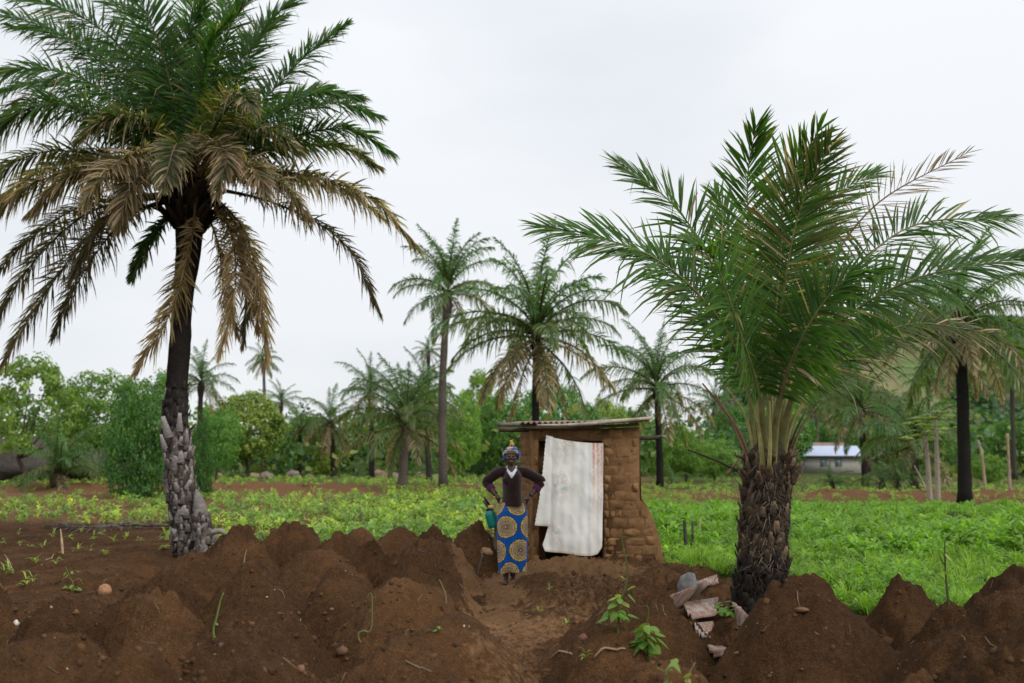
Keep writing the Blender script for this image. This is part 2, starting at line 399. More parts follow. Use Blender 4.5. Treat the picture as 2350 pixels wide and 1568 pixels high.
# plant-covered ground
RW = [(1.9, 13.6), (2.45, 12.0), (3.1, 10.6), (3.75, 9.6), (4.6, 9.3), (5.5, 9.6), (6.4, 10.2), (9, 10.5)]
def weed_edge(x):
    return np.interp(x, [p[0] for p in RW], [p[1] for p in RW], left=60)
def weed_mask(x, y):
    n = fbm(xy0(x, y), .8, 3, 77)
    return sstep(-.2, .5, y - weed_edge(x) + .35 * n) * (1 - sstep(34, 37.5, y + 1.5 * n)) * sstep(0, .6, x - 1.75 - .02 * y)
def crop_mask(x, y):
    n = fbm(xy0(x, y), .35, 3, 91); u = x / y
    m = sstep(16.6, 18.5, y + n) * (1 - sstep(np.interp(u, [-.3, -.14, -.1, -.02], [33, 35, 44, 46]), np.interp(u, [-.3, -.14, -.1, -.02], [37, 39, 48, 50]), y + 4 * n)) * np.interp(u, [-.3, -.2, -.12], [.45, .6, 1.]) * (1 - sstep(-.035, -.015, u)) * sstep(-.36, -.30, u)
    lo = np.interp(u, [-.6, -.45, -.35], [22, 25, 22])
    m2 = sstep(-1, 2, y - lo + 3 * n) * (1 - sstep(36, 42, y + 7 * n + 14 * (u + .3))) * (1 - sstep(-.33, -.30, u))
    m3 = sstep(60, 66, y + 4 * n) * (1 - sstep(-.02, .02, u)) * .9
    m4 = sstep(34, 40, y) * (1 - sstep(62, 66, y)) * sstep(-.25, .45, fbm(xy0(x, y), .22, 3, 19)) * (1 - sstep(-.02, .02, u)) * .6
    return np.maximum(np.maximum(np.maximum(m, m4), m2 * .42), m3)
far_g = sstep(46, 54, Y + 4 * fbm(Pg, .12, 3, 14)) * sstep(.05, .2, X / np.maximum(Y, 1)) * (.5 + .5 * sstep(-.3, .3, fbm(Pg, .2, 2, 15)))
green = np.maximum(np.maximum(weed_mask(X, Y), .55 * crop_mask(X, Y)), np.maximum(far_g, sstep(95, 110, Y)))
red = sstep(20, 30, Y)
cols = np.stack([pathm, green, red], -1).reshape(-1, 3)
g = MB().grid(np.stack([X, Y, Z], -1), cols)
trng = np.random.default_rng(99); tone = np.full(X.shape, .05); tws = np.full(X.shape, .05)
wx = X + .12 * fbm(Pg, 2.2, 3, 5); wy = Y + .12 * fbm(Pg, 2.2, 3, 9)
for (mx_, my_, H, R, s) in MOUNDS:
    q = np.hypot(wx - mx_, wy - my_) / R; tv = trng.uniform(.66, 1.38); w = np.exp(-4.2 * q * q); tone += tv * w; tws += w
tone /= tws
go = g.build('ground', M['soil'], smooth=True); ta = go.data.attributes.new('Tone', 'FLOAT', 'POINT'); ta.data.foreach_set('value', tone.ravel().astype(np.float32))
tag(go, None, None, kind='structure')

# ------------------------------------------------------------------ foliage generators
G1, G2, G3 = np.array([.04, .098, .028]), np.array([.075, .155, .036]), np.array([.085, .13, .03])
BR1, BR2, BR3 = np.array([.2, .135, .085]), np.array([.37, .26, .17]), np.array([.49, .37, .255])
def catmull(pts, n):
    P = np.asarray(pts, float)
    if len(P) == 2: return P[0] + (P[1] - P[0]) * np.linspace(0, 1, n)[:, None]
    Q = np.vstack([2 * P[0] - P[1], P, 2 * P[-1] - P[-2]]); out_ = []
    t = np.linspace(0, len(P) - 1 - 1e-6, n)
    for tt in t:
        i = int(tt); f = tt - i; a, b, c, d = Q[i:i + 4]
        out_.append(.5 * (2 * b + (c - a) * f + (2 * a - 5 * b + 4 * c - d) * f * f + (3 * b - a - 3 * c + d) * f ** 3))
    out_ = np.array(out_); L = np.concatenate([[0], np.cumsum(np.linalg.norm(np.diff(out_, axis=0), axis=1))])
    s = np.linspace(0, L[-1], n); return np.stack([np.interp(s, L, out_[:, k]) for k in range(3)], -1)
def leaflets(C, r, npairs, L, width, droop, cfun, bare=.2, rag=.35, upref=None, twist=0, curl=.25, miss=.03, twj=.5):
    """C: sampled midrib (n,3). Returns leaflet points (m,12,3) and colours (m,12,3)"""
    n = len(C); T = norm(np.gradient(C, axis=0)); m = npairs * 2
    t = np.repeat(np.linspace(bare, .995, npairs), 2) + r.normal(0, .006, m); t = np.clip(t, bare, 1)
    side = np.tile([1., -1.], npairs); keep = r.random(m) > miss
    t, side = t[keep], side[keep]; m = len(t)
    k = t * (n - 1); P = np.stack([np.interp(k, np.arange(n), C[:, a]) for a in range(3)], -1)
    Tt = norm(np.stack([np.interp(k, np.arange(n), T[:, a]) for a in range(3)], -1))
    up = np.array([0, 0, 1.]) if upref is None else np.asarray(upref, float)
    N = norm(up - (Tt @ up)[:, None] * Tt); S = np.cross(Tt, N)
    if twist:
        c, s_ = math.cos(twist), math.sin(twist); N, S = N * c + S * s_, S * c - N * s_
    q = (t - bare) / (1 - bare)
    prof = np.clip(np.interp(q, [0, .08, .3, .6, .85, 1], [.3, .6, 1, .95, .66, .34]), .1, 1) * r.uniform(.82, 1.1, m) * L
    ang = np.radians(np.interp(q, [0, .5, 1], [78, 58, 20])) + r.normal(0, .10, m)
    v = r.normal(.25, rag, m)
    D = norm(np.cos(ang)[:, None] * Tt + np.sin(ang)[:, None] * (side[:, None] * S * np.cos(v)[:, None] + N * np.sin(v)[:, None]))
    Wd = norm(np.cross(D, N * np.cos(v)[:, None] - side[:, None] * S * np.sin(v)[:, None]))
    tw = r.normal(0, twj, m); Nd = np.cross(Wd, D); Wd = Wd * np.cos(tw)[:, None] + Nd * np.sin(tw)[:, None]; Nd = np.cross(Wd, D)
    ss = np.array([0, .35, .72, 1.]); ww = np.array([.45, 1., .72, .06]) * width * .5
    dr = droop * r.uniform(.4, 1.6, m); hang = r.random(m) < .06
    dr = np.where(hang, dr + .9, dr)
    out_ = np.zeros((m, 4, 3, 3)); wl = r.uniform(.8, 1.2, m)
    for a in range(4):
        ctr = P + D * (prof * ss[a] * (1 - .22 * np.clip(dr, 0, 2) * ss[a] ** 2))[:, None] + np.array([0, 0, -1.]) * (dr * prof * ss[a] ** 2 * .75)[:, None]
        e = Wd * (ww[a] * wl)[:, None]
        out_[:, a, 0] = ctr - e; out_[:, a, 2] = ctr + e; out_[:, a, 1] = ctr - Nd * (ww[a] * curl)
    c = cfun(q, r, m)                                     # (m,2,3): base colour, tip colour
    cc = np.zeros((m, 4, 3, 3))
    for a in range(4):
        cc[:, a] = (c[:, 0] + (c[:, 1] - c[:, 0]) * ss[a] ** 1.5)[:, None]
    return out_.reshape(m, 12, 3), cc.reshape(m, 12, 3)
LQ = np.array([(a * 3 + b, a * 3 + b + 1, a * 3 + b + 4, a * 3 + b + 3) for a in range(3) for b in range(2)])
def add_leaflets(mb, LV, LC):
    m = len(LV); Q = (LQ[None] + (np.arange(m) * 12)[:, None, None]).reshape(-1, 4)
    mb.add(LV.reshape(-1, 3), Q, None, LC.reshape(-1, 3))
def cf_mix(base, tip, dead=0.0, deadtip=0.0, jit=.22, dead_c=(BR1, BR2, BR3)):
    def f(q, r, m):
        b = np.array(base)[None] * r.uniform(1 - jit, 1 + jit, (m, 1)); t = np.array(tip)[None] * r.uniform(1 - jit, 1 + jit, (m, 1))
        d = r.random(m) < dead; dc = np.array(dead_c)[r.integers(0, 3, m)]
        b = np.where(d[:, None], dc, b); t = np.where((d | (r.random(m) < deadtip))[:, None], dc * 1.1, t)
        return np.stack([b, t], 1)
    return f
CF_GREEN = cf_mix(G1, G2, .015, .05)
CF_BRIGHT = cf_mix(G2, G2 * np.array([1.3, 1.4, 1.1]), .0, .03)
CF_OLIVE = cf_mix(np.array([.05, .075, .024]), np.array([.10, .11, .04]), .12, .4)
CF_HALF = cf_mix(np.array([.06, .07, .028]), np.array([.15, .12, .06]), .45, .6)
CF_DEAD = cf_mix(BR1 * .9, BR2, 1.0, 1.0)
CF_DUSK = cf_mix(np.array([.055, .055, .032]), np.array([.11, .095, .06]), .35, .4, dead_c=(BR1 * .6, BR1 * .85, BR1 * 1.15))

# ------------------------------------------------------------------ left palm (tall, grey boots)
def hero_frond(palm, base, ctrl, d0, r, npairs, L, width, droop, cf, rr, rcol, bare=.2, rag=.35, twist=0, upref=None, split=False, name='frond', miss=.03, twj=.5):
    P = np.array([at(a[0], a[1], d0 + (a[2] if len(a) > 2 else 0)) for a in ctrl])
    C = catmull(P, 26)
    rad = rr * np.interp(np.linspace(0, 1, 26), [0, .06, .2, .6, 1], [1.5, 1.0, .62, .34, .1])
    mb = MB(); mb.tube(C, rad, 6, rcol, flat=.6)
    if npairs:
        LV, LC = leaflets(C, r, npairs, L, width, droop, cf, bare, rag, upref, twist, miss=miss, twj=twj)
    fr = mb.build(name, M['wood'], palm, True, base)
    if npairs:
        if split:
            for k in range(len(LV)):
                MB().add(LV[k], LQ, None, LC[k]).build('leaflet', M['palm_leaf'], fr, False, base)
        else:
            b2 = MB(); add_leaflets(b2, LV, LC); o = b2.build('leaflets', M['palm_leaf'], fr, False, base); o['kind'] = 'stuff'
    return fr

def leaf_base_mesh(seed, col, colt, L, w, th, flare=.12):
    """a cut leaf base (boot): tapering curved slab, in local frame: z up along the trunk, -y outward"""
    r = np.random.default_rng(seed); m = MB(); n = 5
    for a in range(1):
        tt = np.linspace(0, 1, n); ring = []
        for t in tt:
            ww = w * np.interp(t, [0, .5, 1], [1., .8, .45]) * r.uniform(.9, 1.1) * .5; hh = th * np.interp(t, [0, 1], [1, .45]) * .5
            z = t * L; y = -flare * L * t * t * r.uniform(.5, 1.3)
            ring.append([[-ww, y + hh * .3, z], [-ww * .5, y - hh, z + r.normal(0, .006)], [ww * .5, y - hh, z + r.normal(0, .006)], [ww, y + hh * .3, z], [0, y + hh, z]])
        ring = np.array(ring); V = ring.reshape(-1, 3); Q = [(i * 5 + j, i * 5 + (j + 1) % 5, (i + 1) * 5 + (j + 1) % 5, (i + 1) * 5 + j) for i in range(n - 1) for j in range(5)]
        V = np.vstack([V, V[-5:].mean(0)]); T = [(5 * n, (n - 1) * 5 + j, (n - 1) * 5 + (j + 1) % 5) for j in range(5)]
        cc = np.array([np.array(col) * (1 - t) + np.array(colt) * t for t in tt for _ in range(5)] + [np.array(colt) * .7]) * r.uniform(.75, 1.2)
        m.add(V, Q, T, cc)
    return m.mesh('leaf_base', M['boot'])
def trunk_line(ctrl, d0):
    return catmull(np.array([at(a[0], a[1], d0) for a in ctrl]), 60)
def put_boots(palm, base, C, radf, zs, n_around, meshes, r, scale=1.0, tilt=.25, skip=0.0, out=0.0):
    zc = C[:, 2]
    for k, z in enumerate(zs):
        cx = np.interp(z, zc, C[:, 0]); cy = np.interp(z, zc, C[:, 1]); R = radf(z)
        for j in range(n_around):
            if r.random() < skip: continue
            a = 2 * math.pi * (j + (k % 2) * .5 + r.normal(0, .3)) / n_around + k * .13
            if math.sin(a) > .45: continue                        # the side turned away from every viewpoint near the path
            o = link('leaf_base', meshes[r.integers(len(meshes))], palm)
            dv = np.array([math.cos(a), math.sin(a)])
            o.location = (cx + dv[0] * (R + out) - base[0], cy + dv[1] * (R + out) - base[1], z + r.normal(0, .045) - base[2])
            o.rotation_euler = (r.normal(tilt, .16), r.normal(0, .22), a + math.pi / 2)
            s = scale * r.uniform(.55, 1.3); o.scale = (s, s, s * r.uniform(.8, 1.2))

DL = 17.2
r = np.random.default_rng(3)
bl = at(432, 1243, DL); bl[2] = min(bl[2], gz(bl[0], bl[1]) + .02)
lp = thing('oil_palm', bl, 'tall oil palm at left with grey stubbled lower trunk and drooping brown fronds', 'palm tree')
TL = trunk_line([(436, 1262), (424, 1190), (411, 1080), (404, 950), (415, 760), (432, 560), (434, 450), (432, 400)], DL)
sL = DL / FP
def radL(z):
    y = (CAMZ - z) / sL + 1060
    return float(np.interp(y, [380, 440, 480, 520, 590, 680, 900, 960, 1100, 1200, 1250], [30, 50, 52, 32, 26, 22, 24, 28, 30, 31, 37])) * sL
cT = np.array([np.interp((CAMZ - z) / sL + 1060, [400, 520, 900, 960, 1250], [.016, .02, .024, .045, .055]) for z in TL[:, 2]])[:, None] * np.array([1, .85, .72])
MB().tube(TL, [radL(z) for z in TL[:, 2]], 20, cT, wob=.10, seed=4).build('trunk', M['bark'], lp, True, bl)
# root swelling on the right foot
MB().tube(catmull([at(452, 1130, DL - .1), at(462, 1200, DL - .15), at(474, 1252, DL - .2)], 12), np.array([6, 10, 13, 15, 16, 17, 18, 19, 20, 21, 22, 24]) * sL, 12, (.2, .18, .16), wob=.2, seed=8).build('root_swelling', M['bark'], lp, True, bl)
bm = [leaf_base_mesh(20 + i, ((.05, .04, .033), (.16, .14, .125))[i % 2], ((.21, .18, .16), (.34, .31, .29), (.12, .095, .075))[i % 3], .2, .145, .07, .06) for i in range(9)]
zb = bl[2]
put_boots(lp, bl, TL, radL, np.arange(zb + .02, zb + 2.12, .085), 14, bm, r, .76, .03)
bm2 = [leaf_base_mesh(40 + i, (.2, .17, .15), (.42, .39, .38), .5, .2, .08) for i in range(3)]
for px, py, sc_ in ((387, 965, .75), (411, 950, .62), (378, 990, .5), (428, 975, .4)):
    o = link('leaf_base', bm2[0 if sc_ > .8 else 1], lp); p = at(px, py + 40, DL - .3); o.location = tuple(p - bl); o.rotation_euler = (.1, -.25 if px < 400 else .05, 0); o.scale = (sc_,) * 3
# dark mass of old leaf bases under the crown
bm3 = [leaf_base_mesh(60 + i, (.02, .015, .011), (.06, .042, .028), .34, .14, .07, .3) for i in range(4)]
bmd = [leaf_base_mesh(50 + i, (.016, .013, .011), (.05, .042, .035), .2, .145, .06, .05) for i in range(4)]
put_boots(lp, bl, TL, radL, np.arange(zb + 2.05, zb + 2.9, .1), 11, bmd, r, .72, .03, .1)
zsw = np.linspace(bl[2] + .0, bl[2] + .62, 7)
CSW = catmull([at(474, 1252, DL - .2), at(462, 1200, DL - .15), at(452, 1130, DL - .1)], 20)
put_boots(lp, bl, CSW, lambda z: .195 - .13 * (z - bl[2]), zsw, 12, bm, r, .8, .02)
zc0 = CAMZ + (1060 - 520) * sL
put_boots(lp, bl, TL, radL, np.arange(zc0, zc0 + .75, .12), 12, bm3, r, 1.0, .5)
PG = (.10, .085, .03); PBN = (.16, .10, .06); PDK = (.05, .042, .026)
LFR = [  # control points (pixel, depth offset), colour, droop, leaflet length, rib colour, twist
    ([(425, 400), (345, 190), (190, 40), (-10, -20)], CF_GREEN, .25, .72, PG, .5),
    ([(418, 405), (290, 200, .8), (120, 70, 1.2), (-60, 20, 1.4)], CF_GREEN, .3, .7, PG, .3),
    ([(428, 400), (392, 200), (330, 20, -.3), (230, -90, -.6)], CF_GREEN, .2, .75, PG, .9),
    ([(432, 400), (440, 180, .8), (440, -80, 1.0)], CF_BRIGHT, .2, .7, PG, 1.2),
    ([(437, 400), (490, 180, -.3), (540, 40, -.6), (640, -60, -.8)], CF_GREEN, .2, .72, PG, -1.0),
    ([(440, 400), (470, 190, .8), (530, -20, 1.2), (560, -120, 1.2)], CF_BRIGHT, .25, .7, PG, -1.1),
    ([(442, 402), (540, 190), (610, 60, .2), (690, -10, .3)], CF_GREEN, .25, .72, PG, -.7),
    ([(445, 405), (570, 270), (690, 140, .2), (795, 55, .3)], CF_GREEN, .3, .62, PG, -.5),
    ([(447, 408), (600, 310, .4), (750, 235, .7), (872, 270, .9)], CF_GREEN, .35, .6, PG, -.3),
    ([(448, 412), (620, 330, -.3), (790, 295, -.5), (898, 352, -.6)], CF_GREEN, .4, .58, PG, -.2),
    ([(450, 420), (620, 345, .2), (770, 335, .4), (870, 385, .5)], CF_OLIVE, .4, .5, PG, -.1),
    ([(420, 405), (270, 230, -.3), (110, 160, -.5), (-60, 175, -.6)], CF_GREEN, .5, .62, PG, .3),
    ([(415, 410), (250, 290, .2), (90, 225, .4), (-50, 320, .5)], CF_DUSK, .7, .66, PG, .2),
    ([(412, 415), (260, 290, -.6), (110, 240, -1.1), (-30, 300, -1.3)], CF_GREEN, .6, .66, PG, .2),
    ([(405, 425), (220, 355, -.3), (60, 360, -.6), (-70, 470, -.7)], CF_OLIVE, .55, .55, PBN, .1),
    ([(405, 430), (230, 395, -.6), (80, 420, -1.0), (-40, 520, -1.2)], CF_HALF, .55, .5, PBN, .1),
    ([(400, 428), (250, 370, .6), (100, 390, 1.1), (-30, 480, 1.3)], CF_HALF, .5, .5, PBN, .0),
    ([(395, 450), (210, 485, .2), (70, 610, .3), (-10, 740, .3)], CF_DUSK, .5, .42, PDK, .0),
    ([(398, 455), (230, 520, -.3), (100, 680, -.5), (10, 830, -.5)], CF_DUSK, .55, .42, PDK, .0),
    ([(402, 455), (290, 500, .3), (190, 630, .5), (122, 775, .5)], CF_DUSK, .5, .4, PDK, .0),
    ([(390, 450), (200, 470, 1.0), (80, 540, 1.4), (-20, 640, 1.6)], CF_DUSK, .5, .42, PDK, .0),
    ([(410, 470), (360, 530, -.2), (325, 590, -.3), (302, 640, -.3)], CF_GREEN, .35, .3, PG, .0),
    ([(450, 450, -.35), (438, 560, -.45), (395, 710, -.45), (312, 855, -.45)], CF_DEAD, .35, .42, PBN, .0),
    ([(470, 445), (528, 530, -.2), (540, 660, -.3), (505, 815, -.3)], CF_DEAD, .4, .4, PBN, .0),
    ([(480, 440), (560, 530), (598, 680), (612, 835)], CF_DEAD, .4, .4, PBN, .0),
    ([(478, 445), (535, 540, .4), (565, 680, .5), (560, 790, .5)], CF_DUSK, .4, .36, PBN, .0),
    ([(480, 430), (640, 470), (790, 560), (872, 722)], CF_DUSK, .45, .34, PDK, .0),
    ([(470, 415), (650, 395, -.2), (840, 450, -.3), (962, 575, -.3)], CF_HALF, .6, .5, PBN, .0),
    ([(470, 415), (620, 395, .5), (760, 420, .8), (880, 500, .9)], CF_HALF, .6, .46, PBN, .0),
    ([(436, 400, -.3), (500, 280, -1.2), (550, 220, -2.0), (578, 250, -2.5)], CF_OLIVE, .3, .55, PG, .0),
    ([(428, 405, -.3), (420, 340, -1.0), (400, 340, -1.9), (375, 430, -2.5)], CF_OLIVE, .35, .5, PBN, .0),
    ([(445, 410, -.3), (520, 370, -.9), (580, 385, -1.7), (612, 445, -2.1)], CF_HALF, .4, .5, PBN, .0),
    ([(420, 410, -.3), (330, 350, -.8), (250, 390, -1.5), (195, 470, -1.9)], CF_HALF, .4, .5, PBN, .0),
    ([(440, 400, -.3), (465, 330, -1.0), (520, 350, -1.9), (500, 440, -2.3)], CF_HALF, .4, .48, PBN, .0),
    ([(430, 400), (370, 250, 1.0), (300, 150, 1.8), (220, 110, 2.2)], CF_GREEN, .3, .65, PG, .5),
    ([(440, 400), (560, 300, 1.2), (680, 220, 1.9), (760, 200, 2.2)], CF_GREEN, .3, .6, PG, -.4),
    ([(430, 402), (415, 260, .3), (420, 120, .2), (470, 10, .0)], CF_GREEN, .25, .7, PG, .9),
]
LFR += [
    ([(425, 402), (320, 210, .5), (170, 90, .9), (20, 60, 1.2)], CF_GREEN, .3, .66, PG, .4), ([(430, 402), (380, 190, .7), (300, 40, .9), (180, -40, 1.0)], CF_GREEN, .25, .7, PG, .6),
    ([(440, 402), (510, 210, .5), (590, 90, .8), (650, 40, 1.0)], CF_GREEN, .25, .66, PG, -.6), ([(446, 408), (590, 290, -.4), (720, 215, -.8), (830, 225, -1.0)], CF_GREEN, .35, .58, PG, -.3),
    ([(416, 408), (260, 260, .6), (120, 190, 1.0), (-20, 215, 1.3)], CF_GREEN, .45, .62, PG, .3), ([(434, 400), (455, 230, -.5), (480, 110, -1.0), (530, 40, -1.4)], CF_GREEN, .25, .66, PG, -.8),
    ([(410, 420, -.2), (300, 370, -.4), (170, 400, -.9), (70, 490, -1.1)], CF_HALF, .6, .5, PBN, .0), ([(415, 425, -.3), (350, 390, -.8), (300, 430, -1.3), (275, 520, -1.5)], CF_HALF, .5, .46, PBN, .0),
    ([(455, 420, -.3), (540, 390, -.5), (640, 420, -1.0), (710, 500, -1.2)], CF_HALF, .6, .48, PBN, .0), ([(468, 440, .1), (545, 520, .1), (578, 640, .1), (590, 760, .1)], CF_DEAD, .4, .38, PBN, .0),
    ([(460, 450, .3), (500, 560, .4), (515, 680, .4), (545, 770, .4)], CF_DEAD, .4, .36, PBN, .0), ([(396, 445, -.2), (300, 460, -.5), (220, 540, -.8), (160, 650, -.9)], CF_DUSK, .5, .4, PDK, .0),
    ([(430, 405, .2), (350, 300, -.5), (260, 270, -1.0), (180, 320, -1.4)], CF_OLIVE, .45, .55, PG, .0), ([(445, 405, .2), (530, 310, -.6), (620, 300, -1.2), (690, 350, -1.5)], CF_OLIVE, .45, .52, PG, .0)]
for i, (ct, cf, dr, L, rc, tw) in enumerate(LFR):
    hero_frond(lp, bl, ct, DL, r, 205, L * (1.12 if L > .45 else 1.25), .033 if cf not in (CF_DEAD, CF_DUSK) else .027, dr, cf, .055, rc, bare=.12, rag=.42, twist=tw * .3, upref=(0, -1, .9) if abs(tw) > .25 else None,
               split=(i in (21, 22)), miss=.04 if cf is not CF_DEAD else .15)

# ------------------------------------------------------------------ right palm (short, dark fibrous trunk)
DR = 9.5
sR = DR / FP
br = at(1752, 1392, DR); br[2] = gz(br[0], br[1]) - .02
rp = thing('oil_palm', br, 'short thick oil palm at right with dark fibrous trunk and upright fronds', 'palm tree')
TR = trunk_line([(1738, 1425), (1745, 1380), (1752, 1250), (1758, 1150), (1764, 1080), (1765, 1010)], DR)
def radR(z):
    y = (CAMZ - z) / sR + 1060
    return float(np.interp(y, [1010, 1045, 1080, 1130, 1200, 1290, 1340, 1400, 1440], [26, 44, 56, 50, 51, 52, 58, 64, 68])) * sR
cT = np.array([np.interp((CAMZ - z) / sR + 1060, [1040, 1080, 1250, 1400], [.06, .05, .03, .014]) for z in TR[:, 2]])[:, None] * np.array([1, .78, .58])
MB().tube(TR, [radR(z) for z in TR[:, 2]], 24, cT, wob=.12, seed=14).build('trunk', M['bark'], rp, True, br)
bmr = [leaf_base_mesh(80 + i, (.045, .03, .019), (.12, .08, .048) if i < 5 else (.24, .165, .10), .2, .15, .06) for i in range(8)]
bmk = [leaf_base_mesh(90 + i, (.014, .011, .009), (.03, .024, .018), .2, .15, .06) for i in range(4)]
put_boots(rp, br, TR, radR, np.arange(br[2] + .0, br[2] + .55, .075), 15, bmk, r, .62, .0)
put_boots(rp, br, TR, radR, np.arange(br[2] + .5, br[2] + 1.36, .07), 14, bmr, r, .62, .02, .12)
bmt = [leaf_base_mesh(100 + i, (.05, .034, .022), (.2, .135, .085), .2, .10, .04, .3) for i in range(5)]
put_boots(rp, br, TR, radR, np.arange(br[2] + 1.24, br[2] + 1.5, .06), 12, bmt, r, .7, .45, .15)
fb = MB()                                    # matted fibre hanging off the trunk
for k in range(5200):
    z = r.uniform(br[2] + .1, br[2] + 1.5); a = r.uniform(0, 2 * math.pi); R0 = radR(z) + .01
    c = np.array([np.interp(z, TR[:, 2], TR[:, 0]), np.interp(z, TR[:, 2], TR[:, 1]), z]); dv = np.array([math.cos(a), math.sin(a), 0])
    p0 = c + dv * R0; L = r.uniform(.05, .16); p1 = p0 + dv * r.uniform(.01, .06) + np.array([r.normal(0, .05), r.normal(0, .03), -L * r.uniform(-.3, 1)])
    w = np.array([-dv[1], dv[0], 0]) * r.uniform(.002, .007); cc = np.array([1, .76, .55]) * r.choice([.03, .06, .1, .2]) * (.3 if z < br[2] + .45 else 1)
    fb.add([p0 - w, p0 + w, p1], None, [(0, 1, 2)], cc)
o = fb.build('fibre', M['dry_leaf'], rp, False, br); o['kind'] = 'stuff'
PGR = (.22, .21, .08)
CF_R = cf_mix(np.array([.05, .12, .028]), np.array([.11, .205, .038]), .01, .06)
CF_RB = cf_mix(np.array([.045, .085, .024]), np.array([.10, .12, .04]), .14, .35)
CF_RD = cf_mix(BR1 * .8, BR2 * .8, 1, 1, dead_c=(BR1 * .8, BR2 * .7, BR2 * .9))
RFR = [
    ([(1735, 1050), (1712, 880), (1640, 720, -.2), (1480, 580, -.3), (1238, 520, -.4)], CF_R, .25, .62, .9, 0),
    ([(1745, 1050), (1722, 860, .2), (1640, 620, .3), (1545, 470, .3), (1418, 375, .2)], CF_R, .22, .6, 1.0, 0),
    ([(1755, 1050), (1742, 850, .3), (1725, 600, .4), (1715, 420, .3), (1735, 285, .0)], CF_R, .2, .62, 1.4, 0),
    ([(1765, 1050), (1768, 850, -.2), (1790, 600, -.3), (1805, 430, -.5), (1880, 300, -.9)], CF_R, .2, .62, 1.5, 1),
    ([(1752, 1055, -.2), (1752, 900, -.4), (1790, 720, -.6), (1830, 500, -.9), (1905, 330, -1.2)], CF_RB, .2, .6, -1.4, 1),
    ([(1775, 1050), (1800, 850, .1), (1880, 650, .2), (2010, 470, .3), (2218, 352, .4)], CF_RD, .1, .5, -1.1, 0),
    ([(1785, 1050), (1830, 880, -.3), (1930, 740, -.6), (2100, 640, -.9), (2352, 590, -1.1)], CF_R, .3, .62, -.7, 0),
    ([(1785, 1050), (1820, 860, .4), (1930, 660, .7), (2090, 520, .8), (2320, 500, .8)], CF_R, .3, .62, -.8, 0),
    ([(1790, 1055), (1840, 930, .2), (1930, 830, .4), (2080, 745, .5), (2280, 765, .5)], CF_RB, .4, .5, -.4, 0),
    ([(1775, 1050), (1790, 830, .6), (1840, 600, .9), (1920, 450, 1.0), (2010, 400, 1.0)], CF_R, .2, .58, -1.3, 0),
    ([(1750, 1050), (1730, 840, .6), (1690, 640, .9), (1670, 520, 1.0), (1640, 440, 1.0)], CF_BRIGHT, .25, .55, 1.2, 0),
    ([(1742, 1050), (1710, 880, .5), (1620, 720, .8), (1520, 600, .9), (1450, 580, .9)], CF_R, .3, .55, .8, 0),
    ([(1760, 1052, -.2), (1740, 900, -.5), (1690, 740, -.9), (1640, 600, -1.2), (1590, 560, -1.5)], CF_R, .25, .56, 1.0, 0),
    ([(1770, 1052, -.2), (1795, 900, -.5), (1850, 760, -.9), (1930, 650, -1.2), (2010, 620, -1.5)], CF_R, .25, .56, -1.0, 0),
    ([(1765, 1050), (1775, 850, .8), (1800, 620, 1.3), (1830, 460, 1.5), (1850, 360, 1.6)], CF_R, .2, .58, 1.4, 0),
    ([(1780, 1052), (1815, 900, .7), (1890, 770, 1.1), (1990, 690, 1.3), (2120, 660, 1.4)], CF_R, .3, .52, -.6, 0),
]
for i, (ct, cf, dr, L, tw, sp) in enumerate(RFR):
    hero_frond(rp, br, ct, DR, r, 112 if cf is not CF_RD else 64, L * (1.2 if cf is not CF_RD else 1.0), (.012 if cf is CF_RD else .019 if cf is CF_RB else .026), dr, cf, .043, PGR if cf is not CF_RD else PBN, bare=.27, rag=.22, twist=tw * .15, upref=(0, -1, .35) if abs(tw) > 1.05 else (0, -1, .9), split=bool(sp), miss=.03, twj=.35)
# cut and broken leaf stalks
for k, (ct, c, w) in enumerate([([(1732, 1080), (1690, 980), (1612, 880)], PBN, .034), ([(1738, 1075), (1712, 960), (1668, 890)], PGR, .036), ([(1728, 1085), (1680, 970), (1640, 905)], PBN, .03),
                   ([(1712, 1092), (1650, 1060), (1578, 1032)], PDK, .03), ([(1668, 1088), (1715, 1030)], PBN, .026), ([(1795, 1075), (1815, 980), (1850, 905)], PGR, .034), ([(1805, 1080), (1835, 990), (1880, 925)], PBN, .03),
                   ([(1800, 1080), (1822, 1000), (1845, 950)], PDK, .028), ([(1778, 1070, -.2), (1782, 980, -.3), (1795, 905, -.35)], PGR, .036), ([(1752, 1075, -.25), (1742, 990, -.35), (1730, 930, -.4)], PGR, .038), ([(1765, 1075, -.3), (1768, 1000, -.4), (1766, 920, -.45)], PGR, .036)]):
    P = catmull([at(a[0], a[1], DR + (a[2] if len(a) > 2 else 0)) for a in ct], 10)
    MB().tube(P, np.linspace(w * .8, w * .35, 10), 6, np.array(c) * 1.7, flat=.6).build('leaf_stalk', M['wood'], rp, True, br)

